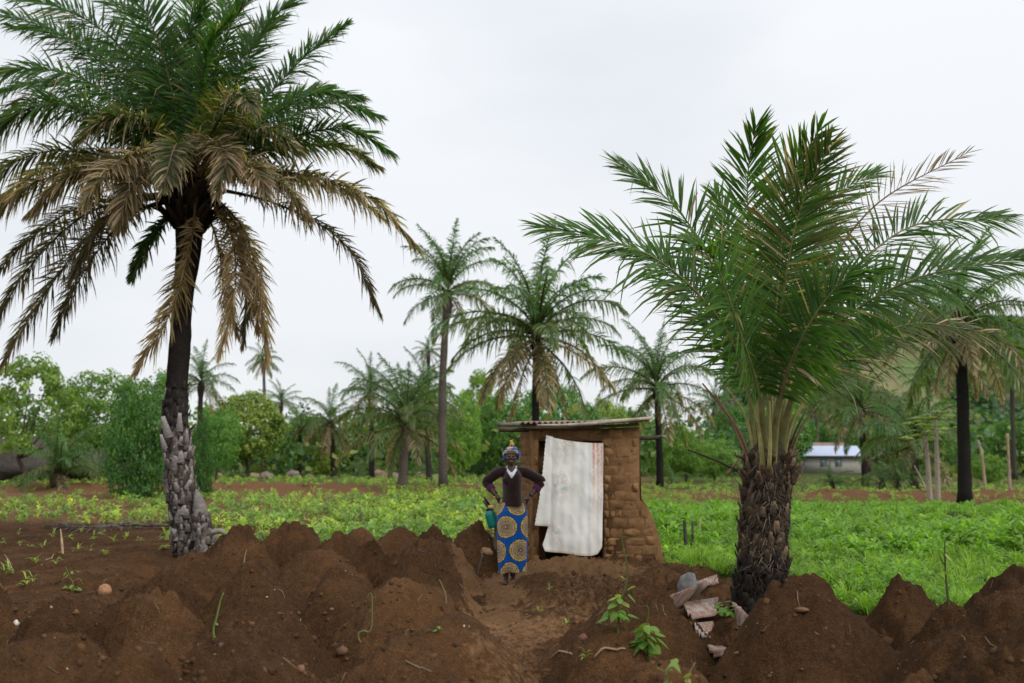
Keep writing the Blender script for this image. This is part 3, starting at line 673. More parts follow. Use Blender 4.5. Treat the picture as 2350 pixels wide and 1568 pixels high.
# ------------------------------------------------------------------ middle and far palms
def frond_template(e, bend, cf, seed, npairs=62, L=.175, width=.0135, droop=.75, rag=.4, rcol=PG):
    r_ = np.random.default_rng(seed); n = 16; a = np.radians(e - bend * np.linspace(0, 1, n) ** 1.2); ds = 1.0 / (n - 1)
    x = np.concatenate([[0], np.cumsum(np.cos(a[:-1]) * ds)]); z = np.concatenate([[0], np.cumsum(np.sin(a[:-1]) * ds)])
    yb = .05 * r_.normal() * np.linspace(0, 1, n) ** 2
    C = np.stack([x, yb, z], -1); mb = MB(); mb.tube(C, np.linspace(.014, .003, n), 4, rcol)
    LV, LC = leaflets(C, r_, npairs, L, width, droop, cf, .1, rag, None if e - bend * .3 > -30 and e < 75 else (-1, 0, .4), r_.normal(0, .35)); add_leaflets(mb, LV, LC)
    return mb.mesh('frond', M['palm_leaf'])
CFM = cf_mix(np.array([.075, .155, .06]), np.array([.145, .245, .10]), .0, .03)
CFM2 = cf_mix(np.array([.09, .155, .055]), np.array([.165, .22, .08]), .05, .15)
CFT = cf_mix(np.array([.09, .11, .045]), np.array([.2, .17, .085]), .3, .5)
TPL = {
    'up': [frond_template(86, 48, CFM, 1), frond_template(80, 58, CFM, 2)],
    'hi': [frond_template(68, 75, CFM, 3), frond_template(60, 80, CFM, 4)],
    'mid': [frond_template(46, 85, CFM, 5), frond_template(38, 85, CFM2, 6)],
    'arch': [frond_template(24, 80, CFM2, 7), frond_template(14, 72, CFM, 8)],
    'flat': [frond_template(4, 66, CFM2, 9), frond_template(-8, 50, CFT, 10)],
    'droop': [frond_template(-20, 55, CFT, 11, droop=.5), frond_template(-32, 48, CFM2, 12, droop=.5)],
    'dead': [frond_template(-45, 42, CF_DEAD, 13, 44, .15, .015, .6, rcol=PBN), frond_template(-55, 32, CF_DEAD, 14, 44, .14, .015, .6, rcol=PBN)],
}
def palm_tree(label, px, crown_y, d, flen, base_px=None, trunk_px=16, mix=(4, 6, 6, 6, 5, 3, 0), seed=0, tcol=(.045, .036, .028), name='oil_palm', group='palms across the field', base_z=None, rough=.12, cut=0):
    r_ = np.random.default_rng(seed + 500); top = at(px, crown_y, d); bx = base_px if base_px is not None else px
    b = at(bx, 1100, d); b[2] = gz(b[0], b[1]) if base_z is None else base_z
    t = thing(name, b, label, 'palm tree', group)
    n = 14; q = np.linspace(0, 1, n); C = b + (top - b) * q[:, None]; C[:, 0] += .12 * np.sin(q * math.pi) * r_.normal() * (top[2] - b[2]) * .12
    C[0, 2] -= .15
    R = trunk_px * d / FP * .5
    rad = R * np.interp(q, [0, .06, .2, .86, .95, 1], [1.35, 1.1, 1, .85, 1.5, 1.2])
    MB().tube(C, rad, 12, np.array(tcol) * r_.uniform(.8, 1.2, (n, 1)), wob=rough, seed=seed).build('trunk', M['bark'], t, True, b)
    for kind, cnt in zip(('up', 'hi', 'mid', 'arch', 'flat', 'droop', 'dead'), mix):
        a0 = r_.uniform(0, 6.28)
        for k in range(cnt):
            o = link('frond', TPL[kind][r_.integers(2)], t)
            o.location = tuple(top - b + np.array([0, 0, {'up': .25, 'hi': .15, 'mid': .05, 'arch': 0, 'flat': -.08, 'droop': -.15, 'dead': -.25}[kind] * flen * .35]))
            o.rotation_euler = (r_.normal(0, .08), r_.normal(0, .08), a0 + k * 2 * math.pi / max(cnt, 1) + r_.normal(0, .18))
            s = flen * r_.uniform(.95, 1.28) * (.8 if kind == 'dead' else 1); o.scale = (s, s, s)
    return t
GREYT = (.10, .085, .07)
palm_tree('tall slender oil palm with mottled grey trunk left of the mud hut', 1028, 672, 55, 3.3, 1018, 19, (5, 8, 7, 5, 4, 1, 0), 1, GREYT)
palm_tree('big oil palm directly behind the mud hut with dead brown fronds hanging', 1232, 770, 46, 4.3, 1224, 20, (5, 8, 8, 7, 6, 5, 5), 2, (.02, .017, .014))
palm_tree('oil palm with thin black trunk just right of the mud hut', 1507, 890, 60, 3.9, 1515, 16, (5, 7, 6, 5, 4, 5, 0), 3, (.016, .014, .012))
palm_tree('stout oil palm with pale shaggy trunk at the edge of the green crop', 930, 975, 58, 3.6, 924, 22, (6, 8, 8, 8, 6, 3, 1), 4, (.12, .10, .085), rough=.25)
palm_tree('very thin tall palm with a small crown standing alone above the treeline at left', 604, 826, 108, 2.2, 600, 8, (2, 3, 3, 5, 5, 3, 6), 5, GREYT)
palm_tree('small distant palm crown high above the trees left of the slender palm', 983, 808, 130, 2.3, 981, 7, (2, 4, 4, 5, 5, 2, 3), 6, (.06, .05, .04))
palm_tree('palm seen right behind the grey-stubbled trunk at left', 462, 878, 72, 2.6, 456, 13, (4, 5, 5, 4, 3, 2, 1), 7, (.04, .033, .026))
palm_tree('squat palm with a skirt of withered brown fronds in the distant treeline', 757, 968, 100, 3.6, 765, 12, (2, 4, 4, 4, 5, 6, 8), 8, (.05, .04, .03))
palm_tree('small palm left of the brown-skirted palm in the treeline', 690, 975, 102, 2.4, 686, 10, (2, 4, 4, 4, 3, 3, 2), 9, (.05, .042, .034))
palm_tree('palm half hidden behind the stout shaggy-trunked palm', 850, 900, 84, 3.2, 853, 12, (3, 5, 5, 5, 4, 3, 2), 10, (.035, .03, .025))
palm_tree('dark palm crown to the right of the shaggy-trunked palm', 975, 905, 80, 3.3, 985, 12, (4, 6, 6, 5, 4, 4, 4), 22, (.035, .03, .025))
palm_tree('distant palm poking out right of the yellow-green tree', 645, 925, 118, 2.8, 645, 9, (3, 4, 4, 4, 3, 1, 0), 11, (.05, .04, .03))
palm_tree('palm with dark curved trunk in front of the grey house', 1976, 940, 60, 3.0, 1985, 15, (4, 6, 6, 5, 4, 3, 0), 12, (.035, .03, .026))
palm_tree('big oil palm near the right edge with black trunk and withered fronds', 2204, 745, 35, 2.9, 2212, 29, (5, 7, 7, 6, 6, 6, 5), 13, (.018, .016, .013))
palm_tree('bushy low palm between the dark curved palm and the papaya trees', 2102, 1020, 54, 3.2, 2095, 20, (4, 6, 7, 6, 4, 1, 0), 14, (.055, .045, .034), rough=.3)
palm_tree('slim far palm at the right edge below the hill', 2322, 852, 82, 2.3, 2330, 10, (3, 4, 4, 4, 4, 3, 3), 15, (.06, .05, .04))
palm_tree('far palm with pale trunk standing behind the grey house roof', 1872, 935, 150, 3.6, 1874, 8, (3, 4, 5, 5, 4, 3, 0), 16, GREYT)
palm_tree('second pale-trunked palm behind the grey house, right of the first', 1942, 960, 152, 3.4, 1944, 8, (3, 4, 5, 5, 4, 3, 0), 17, GREYT)
palm_tree('palm in the woods behind the stout right-hand palm crown', 1640, 935, 120, 3.5, 1642, 9, (3, 5, 5, 5, 4, 3, 0), 18, (.05, .04, .03))
palm_tree('hillside palm left of the big palm at the right edge', 2130, 880, 120, 3.2, 2132, 8, (3, 4, 5, 4, 4, 2, 0), 19, (.05, .04, .03))

def palm_shrub(label, px, py, d, flen, mix, seed, group='young palms without trunks'):
    r_ = np.random.default_rng(seed + 900); b = at(px, py, d); b[2] = gz(b[0], b[1])
    t = thing('young_palm', b, label, 'young palm', group)
    MB().ell((0, 0, .1 * flen), (.11 * flen, .11 * flen, .2 * flen), (.075, .055, .035), 10, 7, noise=.3, seed=seed).build('stump', M['bark'], t)
    for kind, cnt in zip(('up', 'hi', 'mid', 'arch', 'flat'), mix):
        for k in range(cnt):
            o = link('frond', TPL[kind][r_.integers(2)], t); o.location = (r_.normal(0, .04 * flen), r_.normal(0, .04 * flen), .2 * flen)
            o.rotation_euler = (r_.normal(0, .1), r_.normal(0, .1), r_.uniform(0, 6.28)); s = flen * r_.uniform(.7, 1.15); o.scale = (s, s, s)
    return t
palm_shrub('trunkless young palm by the dark rock at the far left', 132, 1110, 50, 3.2, (9, 9, 7, 5, 2), 1)
palm_shrub('low young palm in front of the grey house wall', 1910, 1112, 56, 1.35, (2, 4, 6, 4, 1), 2)
palm_shrub('feathery young palm below the palm with the brown skirt', 848, 1078, 90, 2.6, (3, 5, 5, 3, 1), 3)
palm_shrub('small young palm in the treeline left of the slender palm', 985, 1072, 92, 2.0, (2, 4, 5, 3, 1), 4)
palm_shrub('bright young palm right of the curved dark trunk', 2062, 1118, 52, 1.7, (5, 6, 3, 1, 0), 5)
palm_shrub('smaller young palm left of the bright one near the curved trunk', 2025, 1112, 53, 1.6, (4, 5, 3, 1, 0), 6)
palm_shrub('young palm at the foot of the black-trunked palm right of the hut', 1545, 1092, 66, 1.5, (2, 4, 5, 3, 1), 7)

# ------------------------------------------------------------------ broadleaf trees
def crown_mesh(seed, nclump, per, leaf, c1, c2, sx=1., sz=.8, droop=0., gap=.0, shell=.55, bright=np.array([2.0, 2.1, 1.7])):
    r_ = np.random.default_rng(seed); d = norm(r_.normal(size=(nclump, 3)));
    lob = 1 + .28 * fbm(d * 1.7, 1, 2, seed) ; rad = r_.uniform(shell, 1, nclump) ** .6 * lob
    ctr = d * rad[:, None] * np.array([sx, sx, sz])
    if gap: ctr = ctr[fbm(d * 2.3, 1, 2, seed + 5) > -gap]
    n = len(ctr); cs = r_.uniform(.10, .2, n)
    off = norm(r_.normal(size=(n, per, 3))) * (r_.uniform(.35, 1, (n, per, 1)) ** .5) * cs[:, None, None] * np.array([1.25, 1.25, .8])
    P = (ctr[:, None] + off).reshape(-1, 3); m = len(P)
    nr = norm(norm(off.reshape(-1, 3)) + .5 * norm(P) + np.array([0, 0, .5]) + r_.normal(0, .45, (m, 3)))
    t = norm(np.cross(nr, r_.normal(size=(m, 3)))); b = np.cross(nr, t)
    if droop: t = norm(t + np.array([0, 0, -droop])); b = norm(np.cross(nr, t))
    L = leaf * r_.uniform(.6, 1.3, m)[:, None]; wd = L * .42
    V = np.stack([P, P + t * L * .5 + b * wd, P + t * L, P + t * L * .5 - b * wd], 1).reshape(-1, 3)
    Q = np.arange(m * 4).reshape(-1, 4)
    cb = r_.random((n, 1, 1)) ** 1.2 ; cc = (np.array(c1) * (1 - cb) + np.array(c2) * cb) * bright
    cc = (cc * r_.uniform(.72, 1.3, (n, per, 1))).reshape(-1, 3)
    return make_mesh('crown', V, [Q], np.repeat(cc, 4, 0), False, [M['leaf']]), ctr
CR = [crown_mesh(101, 330, 40, .062, (.035, .085, .02), (.08, .15, .03)),
      crown_mesh(102, 330, 40, .06, (.05, .10, .02), (.12, .19, .035)),
      crown_mesh(103, 280, 42, .066, (.075, .115, .022), (.16, .19, .045), 1, .85),
      crown_mesh(104, 420, 34, .055, (.022, .06, .016), (.05, .105, .024), 1, 1.1, .8, .0, .35),
      crown_mesh(105, 230, 36, .078, (.05, .085, .02), (.11, .16, .035), 1.05, .9, 0, .15),
      crown_mesh(106, 350, 38, .056, (.028, .078, .024), (.06, .125, .035), 1.1, .7)]
def tree(label, px, top_y, hw, d, var, seed, bottom=None, name='broadleaf_tree', trunk_h=.32, group='broadleaf trees of the treeline', cat='tree'):
    r_ = np.random.default_rng(seed + 300); b = at(px, 1090, d); b[2] = gz(b[0], b[1]) - .05
    ztop = at(px, top_y, d)[2]; H = ztop - b[2]; Rx = hw * d / FP
    me, ctr = CR[var]; zb = H * trunk_h if bottom is None else bottom
    rz = (H - zb) / 2; zc = zb + rz; extz = np.abs(ctr[:, 2]).max() + .1
    t = thing(name, b, label, cat, group)
    o = link('crown', me, t); o.location = (0, 0, zc); o.rotation_euler = (0, 0, r_.uniform(0, 6.28)); o.scale = (Rx / 1.15, Rx / 1.15, rz / extz)
    mb = MB(); R0 = max(.05 * H * .35, .08)
    lean = r_.normal(0, .03 * H, 2); fork = np.array([lean[0], lean[1], max(zb * .9, H * .22)])
    mb.tube(catmull([(0, 0, -.1), fork * .5 + [.02 * H, 0, 0], fork], 7), np.linspace(R0 * 1.3, R0 * .8, 7), 8, (.07, .055, .042), wob=.15, seed=seed)
    for k in range(6):
        c = ctr[r_.integers(len(ctr))] * np.array([Rx / 1.3, Rx / 1.3, rz * .8]) + [0, 0, zc]
        mb.tube(catmull([fork, fork * .4 + c * .6 + [0, 0, -.04 * H], c], 6), np.linspace(R0 * .6, R0 * .12, 6), 5, (.07, .055, .042))
    mb.build('trunk', M['bark'], t, True)
    return t
tree('tall open tree with layered branches at the far left edge', 62, 812, 112, 58, 4, 1, trunk_h=.22)
tree('broad dome-crowned green tree behind the young palm at far left', 232, 838, 118, 92, 1, 2, trunk_h=.2)
tree('dark drooping tree with foliage to the ground left of the grey-stubbled trunk', 318, 862, 105, 42, 3, 3, bottom=-1.1)
tree('dark shrub-like tree peeking out right of the grey-stubbled trunk', 458, 945, 34, 40, 3, 4, bottom=-.8)
tree('small tree in the gap above the dark drooping tree', 375, 848, 50, 80, 0, 29)
tree('large yellow-green tree left of the very thin palm', 566, 888, 100, 96, 2, 5, trunk_h=.15)
tree('dark green tree between the grey trunk and the yellow-green tree', 495, 930, 55, 84, 0, 6, trunk_h=.12)
tree('low tree just right of the very thin palm', 650, 960, 55, 112, 0, 7, trunk_h=.1)
tree('tree behind the small palm in the treeline', 720, 945, 58, 124, 5, 8, trunk_h=.1)
tree('round tree right of the brown-skirted palm', 808, 965, 55, 116, 0, 9, trunk_h=.1)
tree('tree behind the stout shaggy-trunked palm', 890, 940, 65, 112, 5, 10, trunk_h=.1)
tree('tree behind the slender palm trunk', 985, 885, 60, 112, 5, 11, trunk_h=.1)
tree('light green leafy tree right of the slender palm trunk', 1062, 888, 52, 82, 1, 12, bottom=.5)
tree('thin-crowned pale tree showing sky right of the slender palm', 1098, 845, 48, 118, 4, 13, trunk_h=.3)
tree('dark tree left behind the mud hut roof', 1150, 900, 70, 98, 0, 14, trunk_h=.1)
tree('broad mid-green tree behind the mud hut', 1275, 872, 105, 104, 5, 15, trunk_h=.1)
tree('yellowish tree behind the right end of the hut roof', 1392, 905, 60, 106, 2, 16, trunk_h=.1)
tree('tree between the hut and the thin black palm trunk', 1450, 930, 60, 110, 0, 17, trunk_h=.08)
tree('bright green bushy tree right of the thin black palm trunk', 1572, 975, 55, 72, 1, 18, bottom=.2)
tree('dark tree between the black palm trunk and the bright bush', 1540, 1000, 42, 80, 0, 30, bottom=.2)
tree('bushy tree with pale blossom left of the stout right-hand palm', 1640, 1000, 60, 76, 1, 19, bottom=.2)
tree('tree behind the stalks of the stout right-hand palm', 1705, 925, 80, 124, 5, 20, trunk_h=.1)
tree('tree seen through the fronds right of the stout palm', 1800, 925, 80, 128, 0, 21, trunk_h=.1)
tree('tree behind the left end of the grey house', 1850, 960, 70, 158, 5, 22, trunk_h=.1)
tree('dark tree behind the middle of the grey house', 1930, 985, 70, 160, 0, 23, trunk_h=.1)
tree('tree right of the dark curved palm', 2045, 960, 60, 120, 5, 24, trunk_h=.1)
tree('tree behind the papaya trees', 2140, 965, 70, 110, 0, 25, trunk_h=.1)
tree('tree right of the big black-trunked palm', 2255, 975, 70, 112, 5, 26, trunk_h=.1)
tree('rounded bright bush right of the big black-trunked palm', 2268, 1038, 44, 62, 1, 27, bottom=.1)
tree('tree at the right edge under the hill', 2345, 960, 62, 100, 0, 28, trunk_h=.1)

# undergrowth of the far wood, one mass
def leaf_mass(mb, centres, sizes, per, leaf, cols, r_, flat=.8):
    n = len(centres); off = norm(r_.normal(size=(n, per, 3))) * (r_.uniform(.3, 1, (n, per, 1)) ** .5) * sizes[:, None, None] * np.array([1.2, 1.2, flat])
    P = (centres[:, None] + off).reshape(-1, 3); m = len(P); nr = norm(norm(off.reshape(-1, 3)) + np.array([0, 0, .6]) + r_.normal(0, .5, (m, 3)))
    t = norm(np.cross(nr, r_.normal(size=(m, 3)))); b = np.cross(nr, t); L = (leaf * np.repeat(sizes, per) * r_.uniform(.6, 1.3, m))[:, None]
    V = np.stack([P, P + t * L * .5 + b * L * .4, P + t * L, P + t * L * .5 - b * L * .4], 1).reshape(-1, 3)
    cc = (cols[:, None] * r_.uniform(.7, 1.35, (n, per, 1))).reshape(-1, 3)
    mb.add(V, np.arange(m * 4).reshape(-1, 4), None, np.repeat(cc, 4, 0))
r = np.random.default_rng(11)
ug = MB(); n = 1700
d = r.uniform(96, 165, n); px = r.uniform(-150, 2500, n); keep = ~((px > 1790) & (px < 2080) & (d < 150)); d, px = d[keep], px[keep]; n = len(d)
sz = r.uniform(1.2, 3.0, n); x = (px - 1175) / FP * d
hz_ = r.uniform(.3, 7.5, n) * r.uniform(.45, 1, n)
pal = 1.9 * np.array([(.03, .07, .02), (.045, .095, .024), (.07, .12, .03), (.11, .13, .035), (.02, .05, .016)])
leaf_mass(ug, np.stack([x, d, hz_], -1), sz, 30, .3, pal[r.integers(0, 5, n)], r)
tag(ug.build('undergrowth', M['leaf']), None, None, kind='stuff')

# ------------------------------------------------------------------ hill at right
r = np.random.default_rng(12)
hx = np.linspace(40, 620, 150); hy = np.linspace(250, 700, 90); HX, HY = np.meshgrid(hx, hy)
u = HX / HY
ridge = np.interp(u, [.17, .20, .222, .26, .32, .40, .5, .62, .8, 1.2], [0, 10, 30, 34, 38, 41, 42, 41, 44, 46]) * (350 / 330)
prof = sstep(250, 400, HY) * (1 - .4 * sstep(480, 700, HY))
cliff = sstep(.196, .225, u)
HZ = 1.3 * ridge * prof ** .8 * (1 + .0 * HX) + 3.5 * fbm(xy0(HX, HY), .03, 4, 61) * prof * cliff + 1.2 * fbm(xy0(HX, HY), .12, 3, 63) * prof - 1.0
n1 = fbm(xy0(HX, HY), .022, 4, 71); n2 = fbm(xy0(HX, HY), .09, 3, 75)
gcol = np.array([.13, .19, .065]); tan_ = np.array([.25, .18, .115]); rock = np.array([.10, .085, .08]); dgreen = np.array([.065, .115, .045])
def lerp(a, b, q): return a + (b - a) * q[..., None]
hc = lerp(np.broadcast_to(gcol, HX.shape + (3,)), dgreen, sstep(0, .5, n2)); hc = lerp(hc, tan_, sstep(.3, .7, n1) * .7)
hc = lerp(hc, np.array([.33, .21, .145]), np.exp(-(((u - .27) / .016) ** 2)) * sstep(300, 345, HY) * sstep(-.2, .3, n2 + .2))
hc = lerp(hc, rock, np.maximum(1 - sstep(.222, .245, u), sstep(.3, .55, n1 * .5 + n2 * .6)))
tag(MB().grid(np.stack([HX, HY, HZ], -1), hc).build('hill', M['hill_rock'], smooth=True), None, None, kind='structure')
hb = MB(); n = 15000
ii = r.integers(0, HX.shape[0], n); jj = r.integers(0, HX.shape[1], n); ok = (u[ii, jj] > .215) & (u[ii, jj] < .60) & (HY[ii, jj] < 425) & (n2[ii, jj] > -.35)
ii, jj = ii[ok], jj[ok]; n = len(ii); sz = r.uniform(1.2, 4.6, n)
leaf_mass(hb, np.stack([HX[ii, jj], HY[ii, jj], HZ[ii, jj] + sz * .4], -1), sz, 26, .6, pal[r.integers(0, 5, n)] * np.array([.9, .95, 1.2]), r)
tag(hb.build('hillside_bushes', M['leaf']), None, None, kind='stuff')

# ------------------------------------------------------------------ grey house at right, far
D = 130
hb_ = at(1815, 1084, D); hb_[2] = gz(hb_[0], hb_[1]); hs = D / FP
hw_ = (1975 - 1790) * hs
house = thing('house', hb_, 'low grey house with pale blue metal roof behind the stout right-hand palm', 'house')
x0, x1, dep, wh = -25 * hs, 160 * hs, 5.0, 2.35
gw = (.44, .41, .385)
wm = MB(); wm.box((x0, 0, -.2), (x1, dep, wh), gw)
wm.add([(x1, 0, wh), (x1, dep, wh), (x1, dep / 2, wh + 1.1), (x1 - .2, 0, wh), (x1 - .2, dep, wh), (x1 - .2, dep / 2, wh + 1.1)], [(0, 1, 4, 3), (1, 2, 5, 4), (2, 0, 3, 5)], [(0, 1, 2), (3, 5, 4)], gw)
wm.build('wall', M['plaster'], house)
rfm = MB(); n = 120
uu = np.linspace(x0 - .4, x1 + .4, n); wv = .025 * np.sin(np.arange(n) * 1.6)
for sgn in (0, 1):
    ya, yb = (-.45, dep / 2) if sgn == 0 else (dep + .45, dep / 2); za, zb_ = wh - .12, wh + 1.22
    top = np.stack([np.stack([uu, np.full(n, ya), za + wv], -1), np.stack([uu, np.full(n, yb), zb_ + wv], -1)], 0)
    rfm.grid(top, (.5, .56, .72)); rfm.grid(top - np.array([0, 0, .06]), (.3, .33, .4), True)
rf = rfm.build('roof', M['plain'], house)
MB().box((x1 + .36, -.5, wh - .22), (x1 + .44, dep / 2, wh - .08), (.12, .11, .11), R=None).build('barge_board', M['plain'], house)
MB().box((x0 - .4, -.5, wh - .27), (x1 + .4, -.44, wh - .1), (.12, .12, .11)).build('fascia', M['plain'], house)
for wx in (1838, 1890, 1924):
    cx = (wx - 1815) * hs; cz = (1084 - 1060) * hs
    w = MB(); w.box((cx - .42, -.05, cz - .5), (cx - .34, .03, cz + .5), (.16, .23, .22)); w.box((cx + .34, -.05, cz - .5), (cx + .42, .03, cz + .5), (.16, .23, .22))
    w.box((cx - .34, -.05, cz - .5), (cx + .34, .03, cz - .42), (.16, .23, .22)); w.box((cx - .34, -.05, cz + .42), (cx + .34, .03, cz + .5), (.16, .23, .22))
    wo = w.build('window', M['plain'], house)
    MB().box((cx - .34, -.02, cz - .42), (cx + .34, .0, cz + .42), (.55, .62, .66)).build('pane', M['window_glass'], wo)
    if wx != 1838: MB().box((cx - .34, -.04, cz - .07), (cx + .34, -.021, cz + .05), (.16, .23, .22)).build('glazing_bar', M['plain'], wo)
def back_house(label, px0, px1, ytop, ybot, d, wallc, roofc):
    b = at((px0 + px1) / 2, 1085, d); b[2] = gz(b[0], b[1]); w = (px1 - px0) * d / FP / 2; zt = at(px0, ytop, d)[2] - b[2]; ze = at(px0, ybot, d)[2] - b[2]
    t = thing('house', b, label, 'house'); MB().box((-w + .3, 0, -.2), (w - .3, 5, ze), wallc).build('wall', M['plaster'], t)
    q = MB(); q.grid(np.array([[(-w, -.5, ze - .1), (w, -.5, ze - .1)], [(-w, 2.5, zt), (w, 2.5, zt)], [(-w, 5.5, ze - .1), (w, 5.5, ze - .1)]], float), roofc)
    q.build('roof', M['rusty_metal'] if roofc[0] < .3 else M['plain'], t)
    w_ = MB().box((-.4, -.06, ze * .4), (.4, -.01, ze * .85), (.1, .1, .09)); w_.build('window', M['plain'], t)
back_house('rust-roofed house behind the pale blue roof', 1822, 1960, 1015, 1046, 142, (.22, .16, .12), (.2, .1, .07))
back_house('brown rusty roof right of the grey house gable', 2000, 2062, 1028, 1052, 141, (.2, .11, .07), (.2, .1, .07))
back_house('tiny white building glimpsed in the distant treeline', 770, 812, 1030, 1043, 118, (.75, .75, .74), (.6, .6, .62))

# rocks of the far field edge
def boulder(label, px, py, d, w, h, col, seed, group=None, name='boulder', cat='boulder', depth=None):
    b = at(px, py, d); b[2] = gz(b[0], b[1]); f_ = 1 if d < 80 else .6; w, h = w * f_, h * f_ * .8; m = MB(); m.ell((0, 0, h * .35), (w / 2, (depth or w * .7) / 2, h * .68), col, 26, 16, noise=.28, seed=seed, nf=1.0)
    o = m.build(name, M['stone'], smooth=False); o.location = tuple(b); return tag(o, label, cat, group)
boulder('broad dark rock outcrop behind the young palm at far left', 40, 1078, 74, 11.5, 3.6, (.06, .05, .043), 3, name='rock_outcrop', cat='rock')
boulder('dark rock hump right of the far-left young palm', 232, 1076, 76, 5.0, 2.6, (.055, .045, .038), 4, name='rock_outcrop', cat='rock')
for k, (px, w, lab) in enumerate([(612, 1.9, 'reddish boulder just right of the very thin palm foot'), (585, 1.5, 'boulder left of the very thin palm foot'), (672, 2.2, 'wide tan boulder below the small treeline palm'), (712, 1.2, 'small boulder below the brown-skirted palm'),
                               (905, 1.5, 'boulder left of the shaggy palm trunk foot'), (968, 1.8, 'pale boulder right of the shaggy palm trunk'), (1000, 1.3, 'boulder touching the slender palm foot on its left'), (500, 1.6, 'grey-tan boulder right of the grey-stubbled trunk'), (455, 1.4, 'orange-tan boulder seen just beside the grey-stubbled trunk'), (868, 2.6, 'low grey boulder behind the shaggy palm')]):
    boulder(lab, px, 1084, 88 + (k % 3) * 4, w, w * .6, (.30, .2, .145) if k % 2 else (.24, .19, .165), 30 + k, 'boulders along the far field edge')

# ------------------------------------------------------------------ crops and weeds
def plant_arrays(r_, nleaf, h, spread, leafL, leafW, c1, c2, up=.5, fold=.25):
    """one plant: arching strip leaves -> V (n,6,3), colour"""
    m = nleaf; a = r_.uniform(0, 6.28, m); z0 = r_.uniform(.1, 1, m) * h; out_ = np.stack([np.cos(a), np.sin(a), np.zeros(m)], -1)
    base = out_ * (r_.uniform(0, .5, m) * spread)[:, None]; base[:, 2] = z0
    e = r_.normal(up, .35, m); L = leafL * r_.uniform(.6, 1.3, m); D1 = out_ * np.cos(e)[:, None] + np.array([0, 0, 1.]) * np.sin(e)[:, None]
    e2 = e - r_.uniform(.5, 1.2, m); D2 = out_ * np.cos(e2)[:, None] + np.array([0, 0, 1.]) * np.sin(e2)[:, None]
    W_ = np.cross(out_, [0, 0, 1.]) * leafW * .5
    p1 = base + D1 * (L * .5)[:, None]; p2 = p1 + D2 * (L * .5)[:, None]
    V = np.stack([base - W_ * .4, base + W_ * .4, p1 - W_, p1 + W_, p2 - W_ * .15, p2 + W_ * .15], 1)
    q = r_.random((m, 1)); c = np.array(c1) * (1 - q) + np.array(c2) * q
    return V, c
PQ = np.array([(0, 1, 3, 2), (2, 3, 5, 4)])
def scatter_plants(mb, protos, X_, Y_, S_, r_, zoff=0.0, tint=None):
    Zs = ground_h(X_, Y_)
    for k, (V, c) in enumerate(protos):
        idx = np.arange(len(X_))[np.arange(len(X_)) % len(protos) == k]
        if not len(idx): continue
        a = r_.uniform(0, 6.28, len(idx)); ca, sa = np.cos(a), np.sin(a); v = V.reshape(-1, 3); s = S_[idx]
        x_ = (v[None, :, 0] * ca[:, None] - v[None, :, 1] * sa[:, None]) * s[:, None] + X_[idx][:, None]
        y_ = (v[None, :, 0] * sa[:, None] + v[None, :, 1] * ca[:, None]) * s[:, None] + Y_[idx][:, None]
        z_ = v[None, :, 2] * s[:, None] + Zs[idx][:, None] + zoff
        P = np.stack([x_, y_, z_], -1).reshape(-1, 3); nl = len(V); tot = len(idx) * nl
        Q = (PQ[None] + (np.arange(tot) * 6)[:, None, None]).reshape(-1, 4)
        tt = r_.uniform(.75, 1.25, (len(idx), 1, 1)) if tint is None else tint[idx][:, None, :]
        C = (np.repeat(c[None], len(idx), 0) * tt).reshape(-1, 3); mb.add(P, Q, None, np.repeat(C, 6, 0))
r = np.random.default_rng(21)
CG1, CG2, CG3 = (.17, .31, .045), (.28, .46, .08), (.42, .55, .12)
protos_crop = [plant_arrays(r, 15, .20, .13, .19, .058, CG1, CG3) for _ in range(8)]
cm = MB(); n = 7600
uu_ = r.uniform(-.60, -.01, n); y = 16.5 + (95 - 16.5) * r.random(n) ** 1.35; x = uu_ * y
k = r.random(n) < crop_mask(x, y) * np.where(y > 58, .5, .95); x, y = x[k], y[k]
x = x + .0; ct_ = fbm(xy0(x, y), .7, 2, 33)[:, None]; scatter_plants(cm, protos_crop, x, y, r.uniform(.45, 1.35, len(x)) * np.where(y > 55, 1.2, 1.0), r, tint=r.uniform(.6, 1.2, (len(x), 1)) * (1 + ct_ * np.array([.45, .25, .0])))
tag(cm.build('crop_plants', M['weed']), 'dense band of young leafy green crop plants beyond the mounds', 'crop', kind='stuff')
# right weeds
protos_weed = [plant_arrays(r, 40, .24, .22, .105, .04, (.12, .26, .03), (.27, .47, .06), .5) for _ in range(5)] + [plant_arrays(r, 34, .15, .26, .11, .05, (.14, .29, .035), (.29, .48, .07), .4) for _ in range(4)]
protos_grass = [plant_arrays(r, 24, .04, .12, .24, .011, (.15, .31, .035), (.36, .52, .07), 1.1) for _ in range(6)]
wm_ = MB(); n = 4300
y = 9.2 + (41 - 9.2) * r.random(n) ** 1.5; x = r.uniform(.12, .66, n) * y
k = r.random(n) < weed_mask(x, y); x, y = x[k], y[k]
hn = fbm(xy0(x, y), .5, 3, 88)
tall = (hn + .05 * (y - 16) + r.normal(0, .3, len(x))) > .0; near = ~tall; eh = (.4 + .6 * sstep(.5, 6, y - weed_edge(x))) * (1 - .45 * sstep(24, 33, y))
scatter_plants(wm_, protos_weed[:5], x[tall], y[tall], (r.uniform(.7, 1.35, tall.sum()) * (1 + .6 * np.clip(hn[tall], 0, 1))) * eh[tall], r)
tn_ = fbm(xy0(x, y), .9, 2, 23)[:, None]; TINT = r.uniform(.7, 1.25, (len(x), 1)) * np.where(tn_ > 0, 1 + tn_ * np.array([.7, .35, .1]), 1 + tn_ * np.array([-.0, -.0, .3]) * -1 + tn_ * .55)
